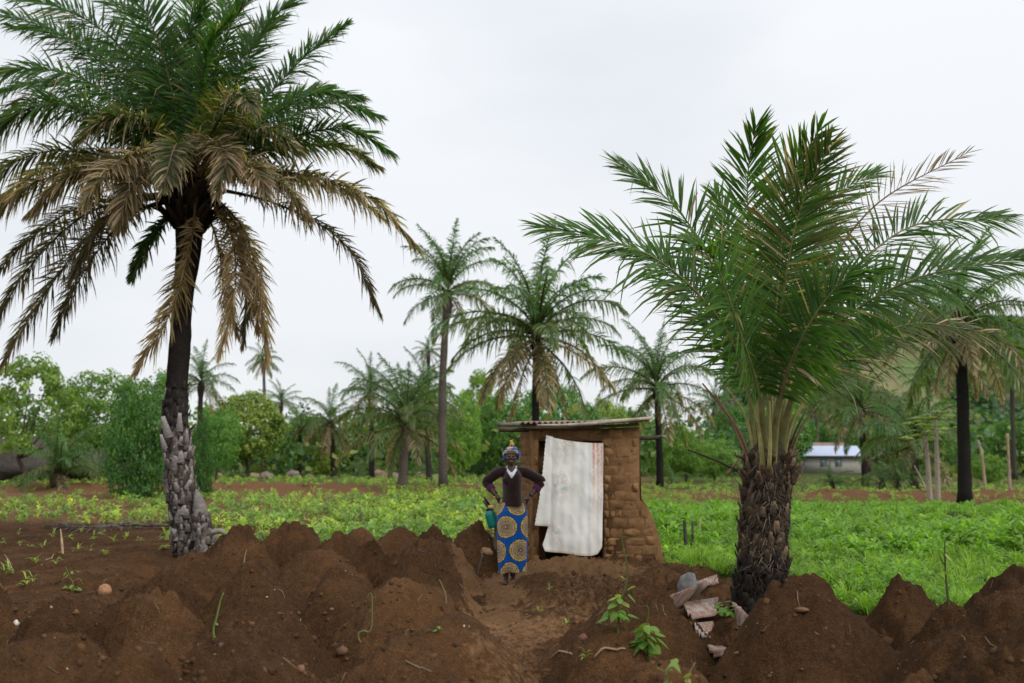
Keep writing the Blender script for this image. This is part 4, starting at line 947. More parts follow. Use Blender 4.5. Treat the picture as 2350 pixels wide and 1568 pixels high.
k2 = near & (r.random(len(x)) < .85); scatter_plants(wm_, protos_weed[5:], x[k2], y[k2], r.uniform(.6, 1.2, k2.sum()) * (.35 + .65 * eh[k2]), r, tint=TINT[k2])
tag(wm_.build('weeds', M['weed']), 'tangle of green weeds filling the right-hand field', 'weeds', kind='stuff')
gm = MB(); n = 2200
y = 9.1 + (20 - 9.1) * r.random(n) ** 1.4; x = r.uniform(.13, .66, n) * y; k = r.random(n) < weed_mask(x, y); x, y = x[k], y[k]
scatter_plants(gm, protos_grass, x, y, r.uniform(.5, 1.2, len(x)), r)
n = 900; y = r.uniform(37, 100, n); x = r.uniform(.1, .6, n) * y; k = fbm(xy0(x, y), .12, 3, 14) > -.3; x, y = x[k], y[k]
scatter_plants(gm, protos_grass + protos_crop[:3], x, y, r.uniform(.5, 1.1, len(x)), r)
n = 650; y = r.uniform(38, 62, n); x = r.uniform(.08, .6, n) * y; scatter_plants(gm, protos_crop[:4], x, y, r.uniform(.5, 1.1, n), r)
n = 450; y = r.uniform(17, 50, n); x = r.uniform(-.02, .16, n) * y; k = r.random(n) < .8; x, y = x[k], y[k]
scatter_plants(gm, protos_grass + protos_weed[5:7], x, y, r.uniform(.6, 1.3, len(x)), r)
tag(gm.build('grass', M['weed']), 'bright grass along the edge of the weedy field', 'grass', kind='stuff')

# ------------------------------------------------------------------ mud-brick hut
r = np.random.default_rng(41)
TH = math.radians(6); ah = np.array([math.cos(TH), math.sin(TH), 0]); nh = np.array([math.sin(TH), -math.cos(TH), 0])
OH = at(1220, 1297, 13.5)
hut = thing('mud_hut', OH, 'small mud-brick hut with flat tin roof and eroded right wall foot', 'hut', rz=TH)
def hp(px, py, w=0.0):                      # photo pixel on the hut's front plane (or w metres behind it) -> local u, w, z
    o = OH - nh * w; v = ray(px, py); c = np.array([0, 0, CAMZ]); k = ((o - c) @ nh) / (v @ nh); P = c + v * k - OH
    return np.array([P @ ah, -(P @ nh), P[2]])
def zp(x, y): return (1053 + x * .2757, 921 + y * .2757)       # enlarged-detail pixels -> photo pixels
WT = hp(*zp(1500, 215)); UR, ZT = WT[0], hp(*zp(620, 225))[2]
edge = np.array([hp(*zp(*p))[[0, 2]] for p in ((1500, 215), (1500, 780), (1570, 880), (1640, 1040), (1665, 1130), (1705, 1330))])
def uright(z): return float(np.interp(z, edge[::-1, 1], edge[::-1, 0]))
DU0, DU1 = hp(1237, 1200)[0], hp(1384, 1200)[0]; DZ = hp(1300, 1012)[2]; DEP = 1.35; ZB = -.25
def prism(mb, poly, y0, y1, col=(.5, .5, .5), off=0):
    poly = np.asarray(poly, float); n = len(poly); V = np.vstack([np.stack([poly[:, 0], np.full(n, y0), poly[:, 1]], -1), np.stack([poly[:, 0], np.full(n, y1), poly[:, 1]], -1)])
    Q = [(i, (i + 1) % n, n + (i + 1) % n, n + i) for i in range(n)]; c = len(V)
    V = np.vstack([V, V[:n].mean(0), V[n:].mean(0)]); T = [(c, (i + 1) % n, i) for i in range(n)] + [(c + 1, n + i, n + (i + 1) % n) for i in range(n)]
    mb.add(V, Q, T, col)
fw = MB(); TW = .22
prism(fw, [(0, ZB), (DU0, ZB), (DU0, ZT), (0, ZT)], 0, TW); prism(fw, [(DU0, DZ), (DU1, DZ), (DU1, ZT), (DU0, ZT)], .002, TW - .002)
rt = [(DU1, ZB)] + [(edge[-1, 0] + .02, ZB)] + [(e[0] + .005, e[1]) for e in edge[::-1]] + [(DU1, ZT)]
prism(fw, rt, .0, TW)
front = fw.build('front_wall', M['mud_mortar'], hut)
sw = MB(); prism(sw, [(0, ZB), (TW, ZB), (TW, ZT), (0, ZT)], TW + .001, DEP); side = sw.build('side_wall', M['mud_mortar'], hut)
sw = MB(); prism(sw, [(UR - TW, ZB), (UR, ZB), (UR, ZT), (UR - TW, ZT)], TW + .001, DEP); sw.build('side_wall', M['mud_mortar'], hut)
sw = MB(); prism(sw, [(TW + .001, ZB), (UR - TW - .001, ZB), (UR - TW - .001, ZT), (TW + .001, ZT)], DEP - TW, DEP); sw.build('back_wall', M['mud_mortar'], hut)
def brick_mesh(seed):
    a, b = 9, 6; xs_ = np.linspace(-.5, .5, a); zs_ = np.linspace(-.5, .5, b); XX, ZZ = np.meshgrid(xs_, zs_)
    e = np.minimum(.5 - abs(XX), .5 - abs(ZZ)) * 2; dome = np.clip(e * 3.2, 0, 1) ** .5
    P3 = np.stack([XX * 2.2 + seed, ZZ * 1.5, XX * 0 + seed * .7], -1); nn = fbm(P3, 1.3, 3, seed)
    YY = -(dome * (.012 + .018 * nn)) + .006
    XX = XX * (1 + .035 * fbm(P3, 2.0, 2, seed + 3)); ZZ = ZZ * (1 + .16 * fbm(P3, 1.5, 2, seed + 7)) + .10 * vnoise(P3 * 1.2, seed + 9)
    m = MB(); m.grid(np.stack([XX, YY, ZZ], -1)); return m.mesh('brick', M['mud_brick'], True)
BM = [brick_mesh(200 + i) for i in range(14)]
zc = -.12; k = 0
while zc < ZT - .05:
    h = r.uniform(.105, .135); h = min(h, ZT - zc - .004); zm = zc + h / 2; u0 = .012 - (k % 2) * r.uniform(.06, .12); ur = uright(zm) - (.05 if zm < edge[1, 1] else 0)
    while u0 < ur - .03:
        L = r.uniform(.17, .30); u1 = min(u0 + L, ur + r.uniform(-.01, .012)); a_, b_ = max(u0, .004), u1
        if ur - b_ < .07: b_ = ur
        segs = [(a_, b_)]
        if zm < DZ: segs = [(a_, min(b_, DU0))] if a_ < DU0 else []; segs += [(max(a_, DU1), b_)] if b_ > DU1 else []
        for (s0, s1) in segs:
            if s1 - s0 < .03: continue
            o = link('brick', BM[r.integers(len(BM))], front); o.location = ((s0 + s1) / 2, -.002 + r.normal(0, .004), zm); o.scale = (s1 - s0 - .004, r.choice([.5, .75, .95, 1.1, 1.3]), h * r.uniform(.9, 1.08)); o.rotation_euler = (r.normal(0, .03), r.normal(0, .03), r.normal(0, .025))
        if b_ >= ur - .001: break
        u0 = u1
    w0 = .02 - (k % 2) * .1
    while w0 < DEP:
        L = r.uniform(.2, .32); a_, b_ = max(w0, .01), min(w0 + L, DEP)
        if b_ - a_ > .05:
            o = link('brick', BM[r.integers(len(BM))], side); o.location = (-.002, (a_ + b_) / 2, zm); o.scale = (b_ - a_ - .012, r.uniform(.8, 1.2), h * .93); o.rotation_euler = (0, r.normal(0, .015), -math.pi / 2)
        w0 += L
    zc += h; k += 1
# corner fill so the front and side courses meet as smeared mud
MB().tube([(.005, .005, z) for z in np.linspace(ZB, ZT, 14)], .032, 8, wob=.35, seed=3).build('corner', M['mud_brick'], hut, True)
# roof: corrugated tin on poles
n = 150; us = np.linspace(-.16, UR + .12, n); zsag = .03 + .045 * (us - us[0]) / (us[-1] - us[0]) * 1.0
rows = []
for w in np.linspace(-.16, DEP + .12, 7):
    rows.append(np.stack([us, np.full(n, w) + .02 * vnoise(np.stack([us * 3, us * 0 + w, us * 0], -1), 3), ZT + .05 + zsag + .014 * np.sin(us * 2 * math.pi / .076) + .02 * vnoise(np.stack([us * 2.5, us * 0 + w * 2, us * 0], -1), 5) + .02 * w], -1))
rows = np.array(rows); m = MB(); m.grid(rows); m.grid(rows - np.array([0, 0, .012]), flip=True)
m.grid(np.stack([rows[0], rows[0] - np.array([0, 0, .012])], 0)); m.build('roof', M['rusty_metal'], hut, True)
WG, WL_, WD = (.17, .145, .115), (.42, .36, .28), (.085, .062, .042)
def pole(pa, wa, rad, col, name='roof_pole', seed=0, zo=0):
    P = np.array([hp(*zp(*p), w) + np.array([0, 0, zo]) for p, w in zip(pa, wa)]); P[:, 1] = wa; P = catmull(P, 14)
    rd = np.interp(np.linspace(0, 1, 14), np.linspace(0, 1, len(rad)), rad)
    return MB().tube(P, rd, 9, col, wob=.22, seed=seed).build(name, M['wood'], hut, True)
pole([(318, 205), (430, 207), (560, 212), (780, 214)], [-.05, -.05, -.03, .0], [.03, .026, .024, .024], WG, seed=1, zo=.02)
pole([(335, 238), (440, 240), (640, 238)], [.16, .16, .16], [.03, .03, .026], WD, seed=2)
pole([(650, 200), (950, 196), (1300, 168), (1610, 140)], [-.19, -.19, -.18, -.17], [.014, .02, .028, .022], WL_, seed=3, zo=.0)
pole([(560, 222), (900, 222), (1300, 205), (1500, 190)], [-.1, -.1, -.1, -.1], [.024, .024, .022, .02], WD, seed=4)
pole([(1490, 304), (1600, 305), (1690, 292)], [.3, .3, .3], [.03, .03, .022], WD, 'wall_branch', 5)
pole([(1680, 294), (1712, 304), (1732, 328)], [.3, .3, .28], [.018, .013, .006], WG, 'wall_branch', 6)

# white cloth hung over the doorway
clo = thing('curtain', OH, 'white floral cloth curtain hanging over the hut doorway', 'curtain', rz=TH)
def cloth_part(fL, fR, yt, yb, nu, nv, wfun, name, step=0):
    S, T = np.meshgrid(np.linspace(0, 1, nu), np.linspace(0, 1, nv)); Z_ = np.zeros((nv, nu, 2))
    top = yt(S); bot = yb(S); yy = top + (bot - top) * T; xl = fL(yy); xr_ = fR(yy); xx = xl + (xr_ - xl) * S
    P = np.array([[hp(*zp(xx[i, j], yy[i, j])) for j in range(nu)] for i in range(nv)])
    P[..., 1] = wfun(xx, yy)
    base = np.array([.93, .92, .87]) * np.ones(xx.shape + (3,)); N3 = np.stack([xx / 26, yy / 26, xx * 0], -1)
    dirt = .5 + .5 * fbm(N3, .25, 4, 5); base = base * (1 - .10 * dirt[..., None]) ; 
    def mixin(c, a):
        nonlocal base
        base = base * (1 - a[..., None]) + np.array(c) * a[..., None]
    fl = fbm(N3, 1.5, 3, 9); blob = 0
    for (cx, cy, rx, ry, wgt) in ((870, 380, 75, 110, 1), (830, 700, 75, 130, 1), (880, 700, 110, 90, .5), (800, 1110, 60, 90, .9), (930, 340, 40, 40, .8)):
        blob = blob + wgt * np.exp(-((xx - cx) / rx) ** 2 - ((yy - cy) / ry) ** 2)
    blob = np.clip(blob, 0, 1)
    mixin((.22, .38, .32), sstep(.12, .35, fl) * blob * .45); mixin((.62, .30, .27), sstep(.15, .4, -fl) * blob * .35)
    mixin((.5, .56, .68), np.exp(-((xx - 1078) / 14) ** 2) * .5 * (.6 + .4 * fl)); mixin((.70, .60, .5), np.exp(-((xx - 770) / 8) ** 2) * .35)
    fade = np.clip(1 - (yy - 340) / 700, 0, 1); stripes = .55 + .45 * np.sin(xx / 5.5 + 1.5 * fl)
    mixin((.62, .22, .13), sstep(1092, 1112, xx) * (1 - sstep(1165, 1200, xx) * .4) * (fade ** 1.2 * .85 + .1) * stripes)
    mixin((.66, .42, .3), np.exp(-((xx - 905) / 30) ** 2) * np.clip(1 - (yy - 300) / 250, 0, 1) * .35 * stripes)
    mixin((.55, .43, .32), np.clip(1 - (bot - yy) / 26, 0, 1) * .8 + .18 * sstep(.0, 1, (yy - 900) / 380) * dirt)
    m = MB(); m.grid(P, base); return m.build(name, M['cloth_print'], clo, True)
def folds(x, y): return -.075 - .006 * np.sin(x / 31 + .8 * np.sin(y / 170)) * np.clip((y - 250) / 300, .3, 1) - .004 * np.sin(x / 12 + 1 + y / 300) - .012 * fbm(np.stack([x / 90, y / 160, x * 0], -1), 1, 3, 44) - .02 * np.clip((y - 900) / 400, 0, 1) * np.sin(x / 75)
ytop = lambda S: 286 + 70 * np.sin(np.clip(S, 0, 1) * math.pi / 2) ** .8 - 6 * S
ybot = lambda S: np.interp(S, [0, .1, .35, .6, .85, .95, 1], [1245, 1252, 1262, 1280, 1284, 1268, 1215])
fRr = lambda y: np.interp(y, [285, 350, 900, 1200, 1290], [1190, 1194, 1190, 1182, 1165])
cloth_part(lambda y: np.interp(y, [285, 600, 1040, 1130, 1190, 1250], [722, 728, 738, 712, 690, 712]), fRr, ytop, ybot, 70, 110, folds, 'cloth')
yt2 = lambda S: 284 + 14 * S; yb2 = lambda S: 1030 + 9 * S
cloth_part(lambda y: np.interp(y, [285, 430, 560, 800, 1030], [716, 702, 690, 660, 620]) + 4.5 * np.abs(np.sin(y / 11.5)), lambda y: np.interp(y, [285, 1040], [775, 752]), yt2, yb2, 22, 160, lambda x, y: folds(x, y) - .022, 'folded_edge')

# ------------------------------------------------------------------ the woman
def remesh(mb, voxel, smooth=4, fac=.5):
    V, f, C = mb.arrays(); me = make_mesh('tmp', V, f); o = bpy.data.objects.new('tmp', me); COL.objects.link(o)
    md = o.modifiers.new('r', 'REMESH'); md.mode = 'VOXEL'; md.voxel_size = voxel
    if smooth: ms = o.modifiers.new('s', 'SMOOTH'); ms.iterations = smooth; ms.factor = fac
    dg = bpy.context.evaluated_depsgraph_get(); me2 = bpy.data.meshes.new_from_object(o.evaluated_get(dg))
    bpy.data.objects.remove(o); bpy.data.meshes.remove(me); return me2
def paint(me, fn, m):
    n = len(me.vertices); co = np.zeros(n * 3, np.float32); me.vertices.foreach_get('co', co); co = co.reshape(-1, 3)
    c = np.ones((n, 4), np.float32); c[:, :3] = fn(co); a = me.color_attributes.new('Col', 'FLOAT_COLOR', 'POINT'); a.data.foreach_set('color', c.ravel())
    me.polygons.foreach_set('use_smooth', np.ones(len(me.polygons), bool)); me.materials.clear(); me.materials.append(m); return me
pw = at(1175, 1331, 12.2); pw[2] = min(gz(-.075, 12.1), gz(.012, 12.15))
wo = thing('person', pw, 'person standing hands on hips in brown sweater and blue patterned wrap skirt beside the hut', 'person')
ARM = {-1: [(-.165, .01, 1.315), (-.322, .09, 1.205), (-.195, .0, 1.045), (-.165, -.04, 1.005)], 1: [(.165, .01, 1.315), (.372, .09, 1.21), (.222, .0, 1.035), (.182, -.045, .99)]}
def arm_line(s, f=1.0):
    A = [np.array(p) for p in ARM[s]]; L_ = lambda a, b, q: a + (b - a) * q
    return [np.array((s * .05, .01, 1.335)), A[0], L_(A[0], A[1], .5), L_(A[0], A[1], .9), L_(A[1], A[2], .08)] + [L_(A[1], A[2], q) for q in np.linspace(.25, f, 4)]
b = MB()
b.ell((-.01, .005, 1.515), (.071, .092, .105)); b.ell((-.01, -.022, 1.455), (.056, .066, .056)); b.ell((-.01, -.055, 1.42), (.03, .03, .022))         # skull, jaw, chin
b.ell((-.01, -.100, 1.487), (.017, .018, .015)); b.tube([(-.01, -.085, 1.53), (-.01, -.098, 1.495)], [.009, .013], 8)                               # nose
for s in (-1, 1):
    b.ell((-.01 + s * .034, -.078, 1.538), (.026, .012, .008)); b.ell((-.01 + s * .043, -.066, 1.483), (.024, .024, .02)); b.ell((-.01 + s * .014, -.096, 1.481), (.009, .011, .008))
    b.ell((-.01 + s * .075, .008, 1.495), (.012, .02, .03)); b.ell((-.01 + s * .028, -.085, 1.515), (.014, .012, .009))
b.ell((-.01, -.088, 1.457), (.029, .012, .0065)); b.ell((-.01, -.087, 1.441), (.026, .012, .008))                                                     # lips
b.tube([(-.01, .02, 1.46), (-.008, .018, 1.40), (0, .012, 1.33)], [.047, .045, .062], 14)
b.tube([(0, .01, 1.33), (0, .005, 1.22), (0, .005, 1.08), (0, .01, .95), (0, .01, .82)], [.11, .125, .115, .12, .13], 18, flat=.72)
for s in (-1, 1):
    A = ARM[s]; b.tube(catmull(arm_line(s), 24), np.interp(np.linspace(0, 1, 24), [0, .3, .6, .75, 1], [.05, .048, .043, .042, .032]), 12)
    wr, pm = np.array(A[2]), np.array(A[3]); b.ell((wr + pm) / 2 * .4 + pm * .6, (.026, .038, .046), R=rotz(s * .25) @ roty(s * .5))
    for j in range(4):                         # fingers resting round the hip
        p0 = pm + np.array([s * .004, .012 - .004 * j, .018 - .016 * j]); p1 = p0 + np.array([-s * .004, .036, -.012]); p2 = p1 + np.array([-s * .004, (.026, .03, .028, .02)[j], -.012]); p3 = p2 + np.array([-s * .008, .014, -.008])
        b.tube([p0, p1, p2, p3], [.0105, .0102, .0095, .007], 8)
    p0 = pm + np.array([0, -.012, .012]); b.tube([p0, p0 + [-s * .022, -.028, -.004], p0 + [-s * .046, -.034, -.008], p0 + [-s * .060, -.032, -.012]], [.012, .0105, .0095, .007], 8)
    fx = -.075 if s < 0 else .012; fy = -.02 if s < 0 else .03
    b.tube(catmull([(s * .07, .01, .85), (s * .06 - .01, .01, .5), (fx, fy + .03, .25), (fx, fy + .04, .06)], 14), np.interp(np.linspace(0, 1, 14), [0, .5, .72, 1], [.09, .055, .048, .032]), 12)
    b.tube(catmull([(fx, fy + .06, .045), (fx, fy, .05), (fx - .006, fy - .09, .03), (fx - .008, fy - .15, .02)], 9), [.034, .038, .036, .034, .034, .034, .033, .03, .022], 10, flat=.75)
    for j in range(5): b.ell((fx - .036 + .018 * j, fy - .155 - .008 * (2 - abs(j - 2 + s)), .014), (.0105, .018, .011))
SK = np.array([.088, .044, .03])
def skinc(P):
    c = SK * (1 + .25 * fbm(P, 30, 2, 3))[:, None]; lip = np.exp(-((P[:, 2] - 1.449) / .012) ** 2 - ((P[:, 0] + .01) / .03) ** 2) * (P[:, 1] < -.075)
    c = c + lip[:, None] * np.array([.03, .006, .006]); sole = np.exp(-(P[:, 2] / .012) ** 2); return c + sole[:, None] * np.array([.05, .03, .02])
body = link('body', paint(remesh(b, .0066, 2), skinc, M['skin']), wo)
for s in (-1, 1):
    e = MB(); e.ell((-.01 + s * .028, -.0915, 1.515), (.0115, .006, .0052), (.26, .22, .19), 12, 8); e.ell((-.01 + s * .028, -.0955, 1.515), (.005, .0035, .005), (.01, .007, .006), 10, 6); e.build('eye', M['plastic'], body, True)
MB().ell((-.01, -.0985, 1.4495), (.019, .004, .0035), (.42, .38, .32), 12, 6).build('teeth', M['plastic'], body, True)
# undershirt and sweater
def torso(mb, g, sleeves=True):
    mb.tube(catmull([(0, .008, 1.365), (0, .008, 1.33), (0, .004, 1.25), (0, -.002, 1.17), (0, .002, 1.06), (0, .006, .97), (0, .008, .918)], 22), np.interp(np.linspace(0, 1, 22), [0, .07, .2, .4, .62, .82, 1], [.07, .13, .165, .167, .157, .166, .172]) + g, 24, flat=.68)
    for s in (-1, 1):
        mb.ell((s * .055, -.085, 1.215), (.062 + g, .045 + g, .055 + g))
        if sleeves:
            C = catmull(arm_line(s, .5), 26); mb.tube(C, np.interp(np.linspace(0, 1, 26), [0, .25, .5, .75, 1], [.055, .066, .062, .058, .05]) + g, 14)
u_ = MB(); torso(u_, -.006, False); u_.tube([(-.006, .014, 1.30), (-.006, .018, 1.405)], [.085, .064], 16)
um = remesh(u_, .008, 3); 
def cut(me, fn):
    import bmesh
    bmx = bmesh.new(); bmx.from_mesh(me); dl = [f for f in bmx.faces if fn(f.calc_center_median())]
    bmesh.ops.delete(bmx, geom=dl, context='FACES'); bmx.to_mesh(me); bmx.free(); return me
cut(um, lambda c: c.z > 1.392 or (c.y < .01 and abs(c.x + .006) < .052 * min(1, max(0, (c.z - 1.318) / .06)) ** .6 and c.z > 1.318))
link('undershirt', paint(um, lambda P: np.tile([.72, .74, .77], (len(P), 1)), M['cloth_print']), wo)
s_ = MB(); torso(s_, .0); s_.tube([(-.004, .014, 1.31), (-.004, .018, 1.39)], [.105, .078], 16); sm_ = remesh(s_, .0085, 4)
cut(sm_, lambda c: c.z > 1.384 or (c.y < .03 and c.z > 1.245 and abs(c.x + .004) < .088 * min(1, (c.z - 1.245) / .14) ** .85))
def swc(P):
    w = np.minimum(np.linalg.norm(P - (np.array(ARM[-1][2]) * .72 + np.array(ARM[-1][1]) * .28), axis=1), np.linalg.norm(P - (np.array(ARM[1][2]) * .72 + np.array(ARM[1][1]) * .28), axis=1))
    return np.tile([.030, .0145, .0135], (len(P), 1)) * (1 + .2 * fbm(P, 20, 2, 4))[:, None]
swo = link('sweater', paint(sm_, swc, M['knit']), wo)
for s in (-1, 1):
    a1, a2 = np.array(ARM[s][1]), np.array(ARM[s][2]); P = a1 + (a2 - a1) * np.linspace(.40, .62, 5)[:, None]
    MB().tube(P, [.056, .056, .054, .051, .049], 16, (.115, .022, .085), caps=False, wob=.05).build('cuff', M['knit'], swo, True)
# wrap skirt with printed roundels
nu, nv = 170, 200; th = np.linspace(0, 2 * math.pi, nu, endpoint=False); zz = np.linspace(.125, .955, nv); TT, ZZ = np.meshgrid(th, zz)
hwv = np.interp(ZZ, [.125, .4, .7, .85, .955], [.168, .180, .188, .182, .150]); dpv = np.interp(ZZ, [.125, .4, .7, .85, .955], [.125, .135, .145, .14, .11])
fo = np.clip((.9 - ZZ) / .7, 0, 1); wav = 1 + fo * (.05 * np.sin(TT * 6 + 2 + ZZ * 1.5) + .03 * np.sin(TT * 13 + 1 - ZZ * 2))
XX = np.sin(TT) * hwv * wav + .0 + .012 * (1 - ZZ); YY = -np.cos(TT) * dpv * wav + .01
ZZ2 = ZZ + .012 * np.sin(TT * 2 + .6) * fo + .01 * (TT > 5.6) * fo
uu_ = np.where(TT > math.pi, TT - 2 * math.pi, TT) * .182
cl = np.tile(np.array([.003, .095, .40]), (nv, nu, 1)); cl = cl * (1 + .12 * fbm(np.stack([uu_ * 60, ZZ * 12, ZZ * 0], -1), 1, 2, 8))[..., None]
RR = .128
for row, (vz, off) in enumerate(((.935, .075), (.667, -.083), (.386, .10), (.115, -.05), )):
    for kx in range(-2, 3):
        cu = off + kx * .325; du = (uu_ - cu) * .92; dv = ZZ - vz; rr_ = np.hypot(du, dv); an = np.arctan2(dv, du); q = rr_ / (RR * (1 + .03 * np.cos(an * 22)))
        ins = q < 1.06; c = np.zeros(cl.shape)
        alt = (np.floor((an + math.pi) / (2 * math.pi) * 22) % 3)
        cyc = np.where(alt[..., None] == 0, np.array([.62, .42, .06]), np.where(alt[..., None] == 1, np.array([.66, .38, .24]), np.array([.70, .58, .30])))
        blk = np.array([.03, .02, .018])
        band = np.floor(q * 9.0).astype(int); fr = q * 9.0 - band
        c[:] = blk; light = (q < 1.0) & (q > .86); c[light] = cyc[light]
        for (a_, b_, colr) in ((.70, .79, (.66, .52, .22)), (.56, .64, (.62, .42, .30)), (.44, .50, (.58, .46, .14)), (.34, .39, (.6, .44, .32)), (.25, .29, (.5, .4, .2)), (.16, .20, (.5, .38, .25)), (0, .08, (.75, .5, .42))):
            w_ = (q >= a_ * (1 + .02 * np.cos(an * 15))) & (q < b_ * (1 + .02 * np.cos(an * 15))); c[w_] = colr
        rim = (q >= .79) & (q < .86); c[rim] = (.16, .075, .03)
        cl = np.where(ins[..., None], c, cl)
m = MB(); P = np.stack([XX, YY, ZZ2], -1); P = np.concatenate([P, P[:, :1]], 1); cl = np.concatenate([cl, cl[:, :1]], 1); m.grid(P, cl); m.build('wrap_skirt', M['cloth_print'], wo, True)
# loose overlapping end of the wrap, on the left
tt = np.linspace(-1.35, -.72, 24); z2 = np.linspace(.16, .9, 60); TT2, Z22 = np.meshgrid(tt, z2); h2 = np.interp(Z22, [.125, .4, .7, .85, .955], [.168, .180, .188, .182, .150]) + .008; d2 = np.interp(Z22, [.125, .4, .7, .85, .955], [.125, .135, .145, .14, .11]) + .008
# headwrap
hw = MB(); hw.ell((-.008, .02, 1.565), (.085, .103, .072)); hw.tube(catmull([(-.088, .0, 1.535), (-.05, -.082, 1.578), (-.01, -.098, 1.588), (.035, -.085, 1.578), (.072, .0, 1.53)], 18), .019, 10)
hw.ell((-.085, .035, 1.53), (.03, .06, .05)); hw.ell((.072, .03, 1.535), (.032, .07, .055)); hw.ell((-.01, .06, 1.535), (.08, .07, .07))
def hwc(P):
    f = fbm(P, 26, 2, 12); g_ = fbm(P, 40, 2, 15); c = np.tile([.012, .10, .40], (len(P), 1)); c = np.where((f > .38)[:, None], np.array([.66, .44, .28]), c); c = np.where(((g_ > .42) & (f < .2))[:, None], np.array([.04, .03, .03]), c)
    bandm = (P[:, 1] < -.045) & (P[:, 2] < 1.583) ; return np.where(bandm[:, None], np.array([.68, .52, .36]), c)
hwo = link('headwrap', paint(remesh(hw, .0065, 3), hwc, M['cloth_print']), wo)
kn = MB(); kn.ell((-.005, -.01, 1.648), (.026, .026, .03)); kn.ell((-.012, -.015, 1.685), (.018, .016, .022)); kn.ell((.012, -.01, 1.692), (.012, .012, .026)); kn.ell((.03, -.01, 1.655), (.014, .012, .01))
link('knot', paint(remesh(kn, .006, 2), lambda P: np.where((fbm(P, 45, 2, 3) > -.1)[:, None], np.array([.62, .40, .08]), np.array([.03, .04, .09])), M['cloth_print']), hwo)
tl = MB(); tl.tube(catmull([(-.088, .03, 1.53), (-.097, .02, 1.485), (-.098, .01, 1.455)], 8), [.014, .02, .02, .018, .02, .022, .02, .012], 8)
link('wrap_tail', paint(remesh(tl, .006, 2), lambda P: np.where((P[:, 2] < 1.485)[:, None], np.array([.012, .12, .46]), np.array([.05, .04, .05])), M['cloth_print']), hwo)

# ------------------------------------------------------------------ stake, jug, sticks beside the woman
def stick(label, pts, dd, rad, col, seed=0, name='stick', cat='stick', group=None, ground=True, sides=7):
    P = np.array([at(p[0], p[1], dd + (p[2] if len(p) > 2 else 0)) for p in pts]); b = P[0].copy(); C = catmull(P, 14); rd = np.interp(np.linspace(0, 1, 14), np.linspace(0, 1, len(rad)), rad)
    o = MB().tube(C - b, rd, sides, col, wob=.15, seed=seed).build(name, M['wood'], None, True); o.location = tuple(b); return tag(o, label, cat, group)
p0 = hit(1136, 1262)
stake = thing('wooden_stake', p0, 'weathered wooden stake behind the woman holding a teal container', 'stake')
P = np.array([at(1138, 1270, p0[1]), at(1141, 1215, p0[1]), at(1131, 1178, p0[1]), at(1111, 1148, p0[1])]) - p0
MB().tube(catmull(P, 14), np.linspace(.05, .03, 14), 9, (.15, .115, .08), wob=.2, seed=2).build('post', M['wood'], stake, True)
MB().tube(np.array([at(1127, 1164, p0[1] - .03), at(1117, 1150, p0[1] - .05), at(1110, 1141, p0[1] - .05)]) - p0, [.016, .014, .01], 7, (.02, .017, .015)).build('side_branch', M['wood'], stake, True)
MB().ell(at(1127, 1164, p0[1] - .06) - p0, (.045, .03, .028), (.55, .40, .17), noise=.2, seed=4).build('cut_knot', M['wood'], stake, True)
jc = at(1126, 1191, p0[1] - .10)
jug = thing('plastic_jug', jc, 'teal plastic jug hanging on the stake at the woman\'s hip', 'jug'); jug.rotation_euler = (0, math.radians(-16), 0)
def lathe(prof, sides=22, col=(.5, .5, .5)):
    m = MB(); th_ = np.linspace(0, 2 * math.pi, sides + 1); P = np.array([[(r0 * math.cos(a), r0 * math.sin(a), z0) for a in th_] for r0, z0 in prof]); m.grid(P, col); return m
TE = (.0, .20, .16)
lathe([(.0, -.125), (.045, -.125), (.06, -.112), (.064, -.08), (.064, .05), (.06, .085), (.046, .105), (.03, .112), (.028, .125), (0, .125)], col=TE).build('jug_body', M['plastic'], jug, True)
lathe([(.0, .148), (.03, .147), (.033, .14), (.033, .118), (.029, .116)], col=(.012, .02, .02)).build('cap', M['plastic'], jug, True)
MB().tube(catmull([(.05, 0, .09), (.078, 0, .07), (.078, 0, -.02), (.06, 0, -.05)], 10), .009, 7, TE).build('handle', M['plastic'], jug, True)
p1 = hit(1094, 1320)
st = thing('forked_stick', p1, 'thin forked stick standing in the soil left of the woman', 'stick')
MB().tube(catmull(np.array([at(1094, 1322, p1[1]), at(1101, 1296, p1[1]), at(1107, 1272, p1[1])]) - p1, 8), np.linspace(.016, .012, 8), 7, (.13, .10, .075), wob=.2).build('stem', M['wood'], st, True)
MB().tube(np.array([at(1107, 1272, p1[1]), at(1103, 1266, p1[1])]) - p1, [.011, .007], 6, (.2, .13, .1)).build('fork', M['wood'], st, True)
MB().tube(np.array([at(1107, 1272, p1[1]), at(1110, 1264, p1[1])]) - p1, [.011, .007], 6, (.2, .13, .1)).build('fork', M['wood'], st, True)
p2 = at(1117, 1267, 13.6); p2[2] = max(p2[2], gz(p2[0], p2[1]) + .03)
o = MB().ell((0, 0, 0), (.075, .04, .06), (.27, .17, .10), 14, 9, noise=.3, seed=6).build('clod', M['stone']); o.location = tuple(p2); tag(o, 'tan lump of dry earth beside the thin forked stick', 'clod')

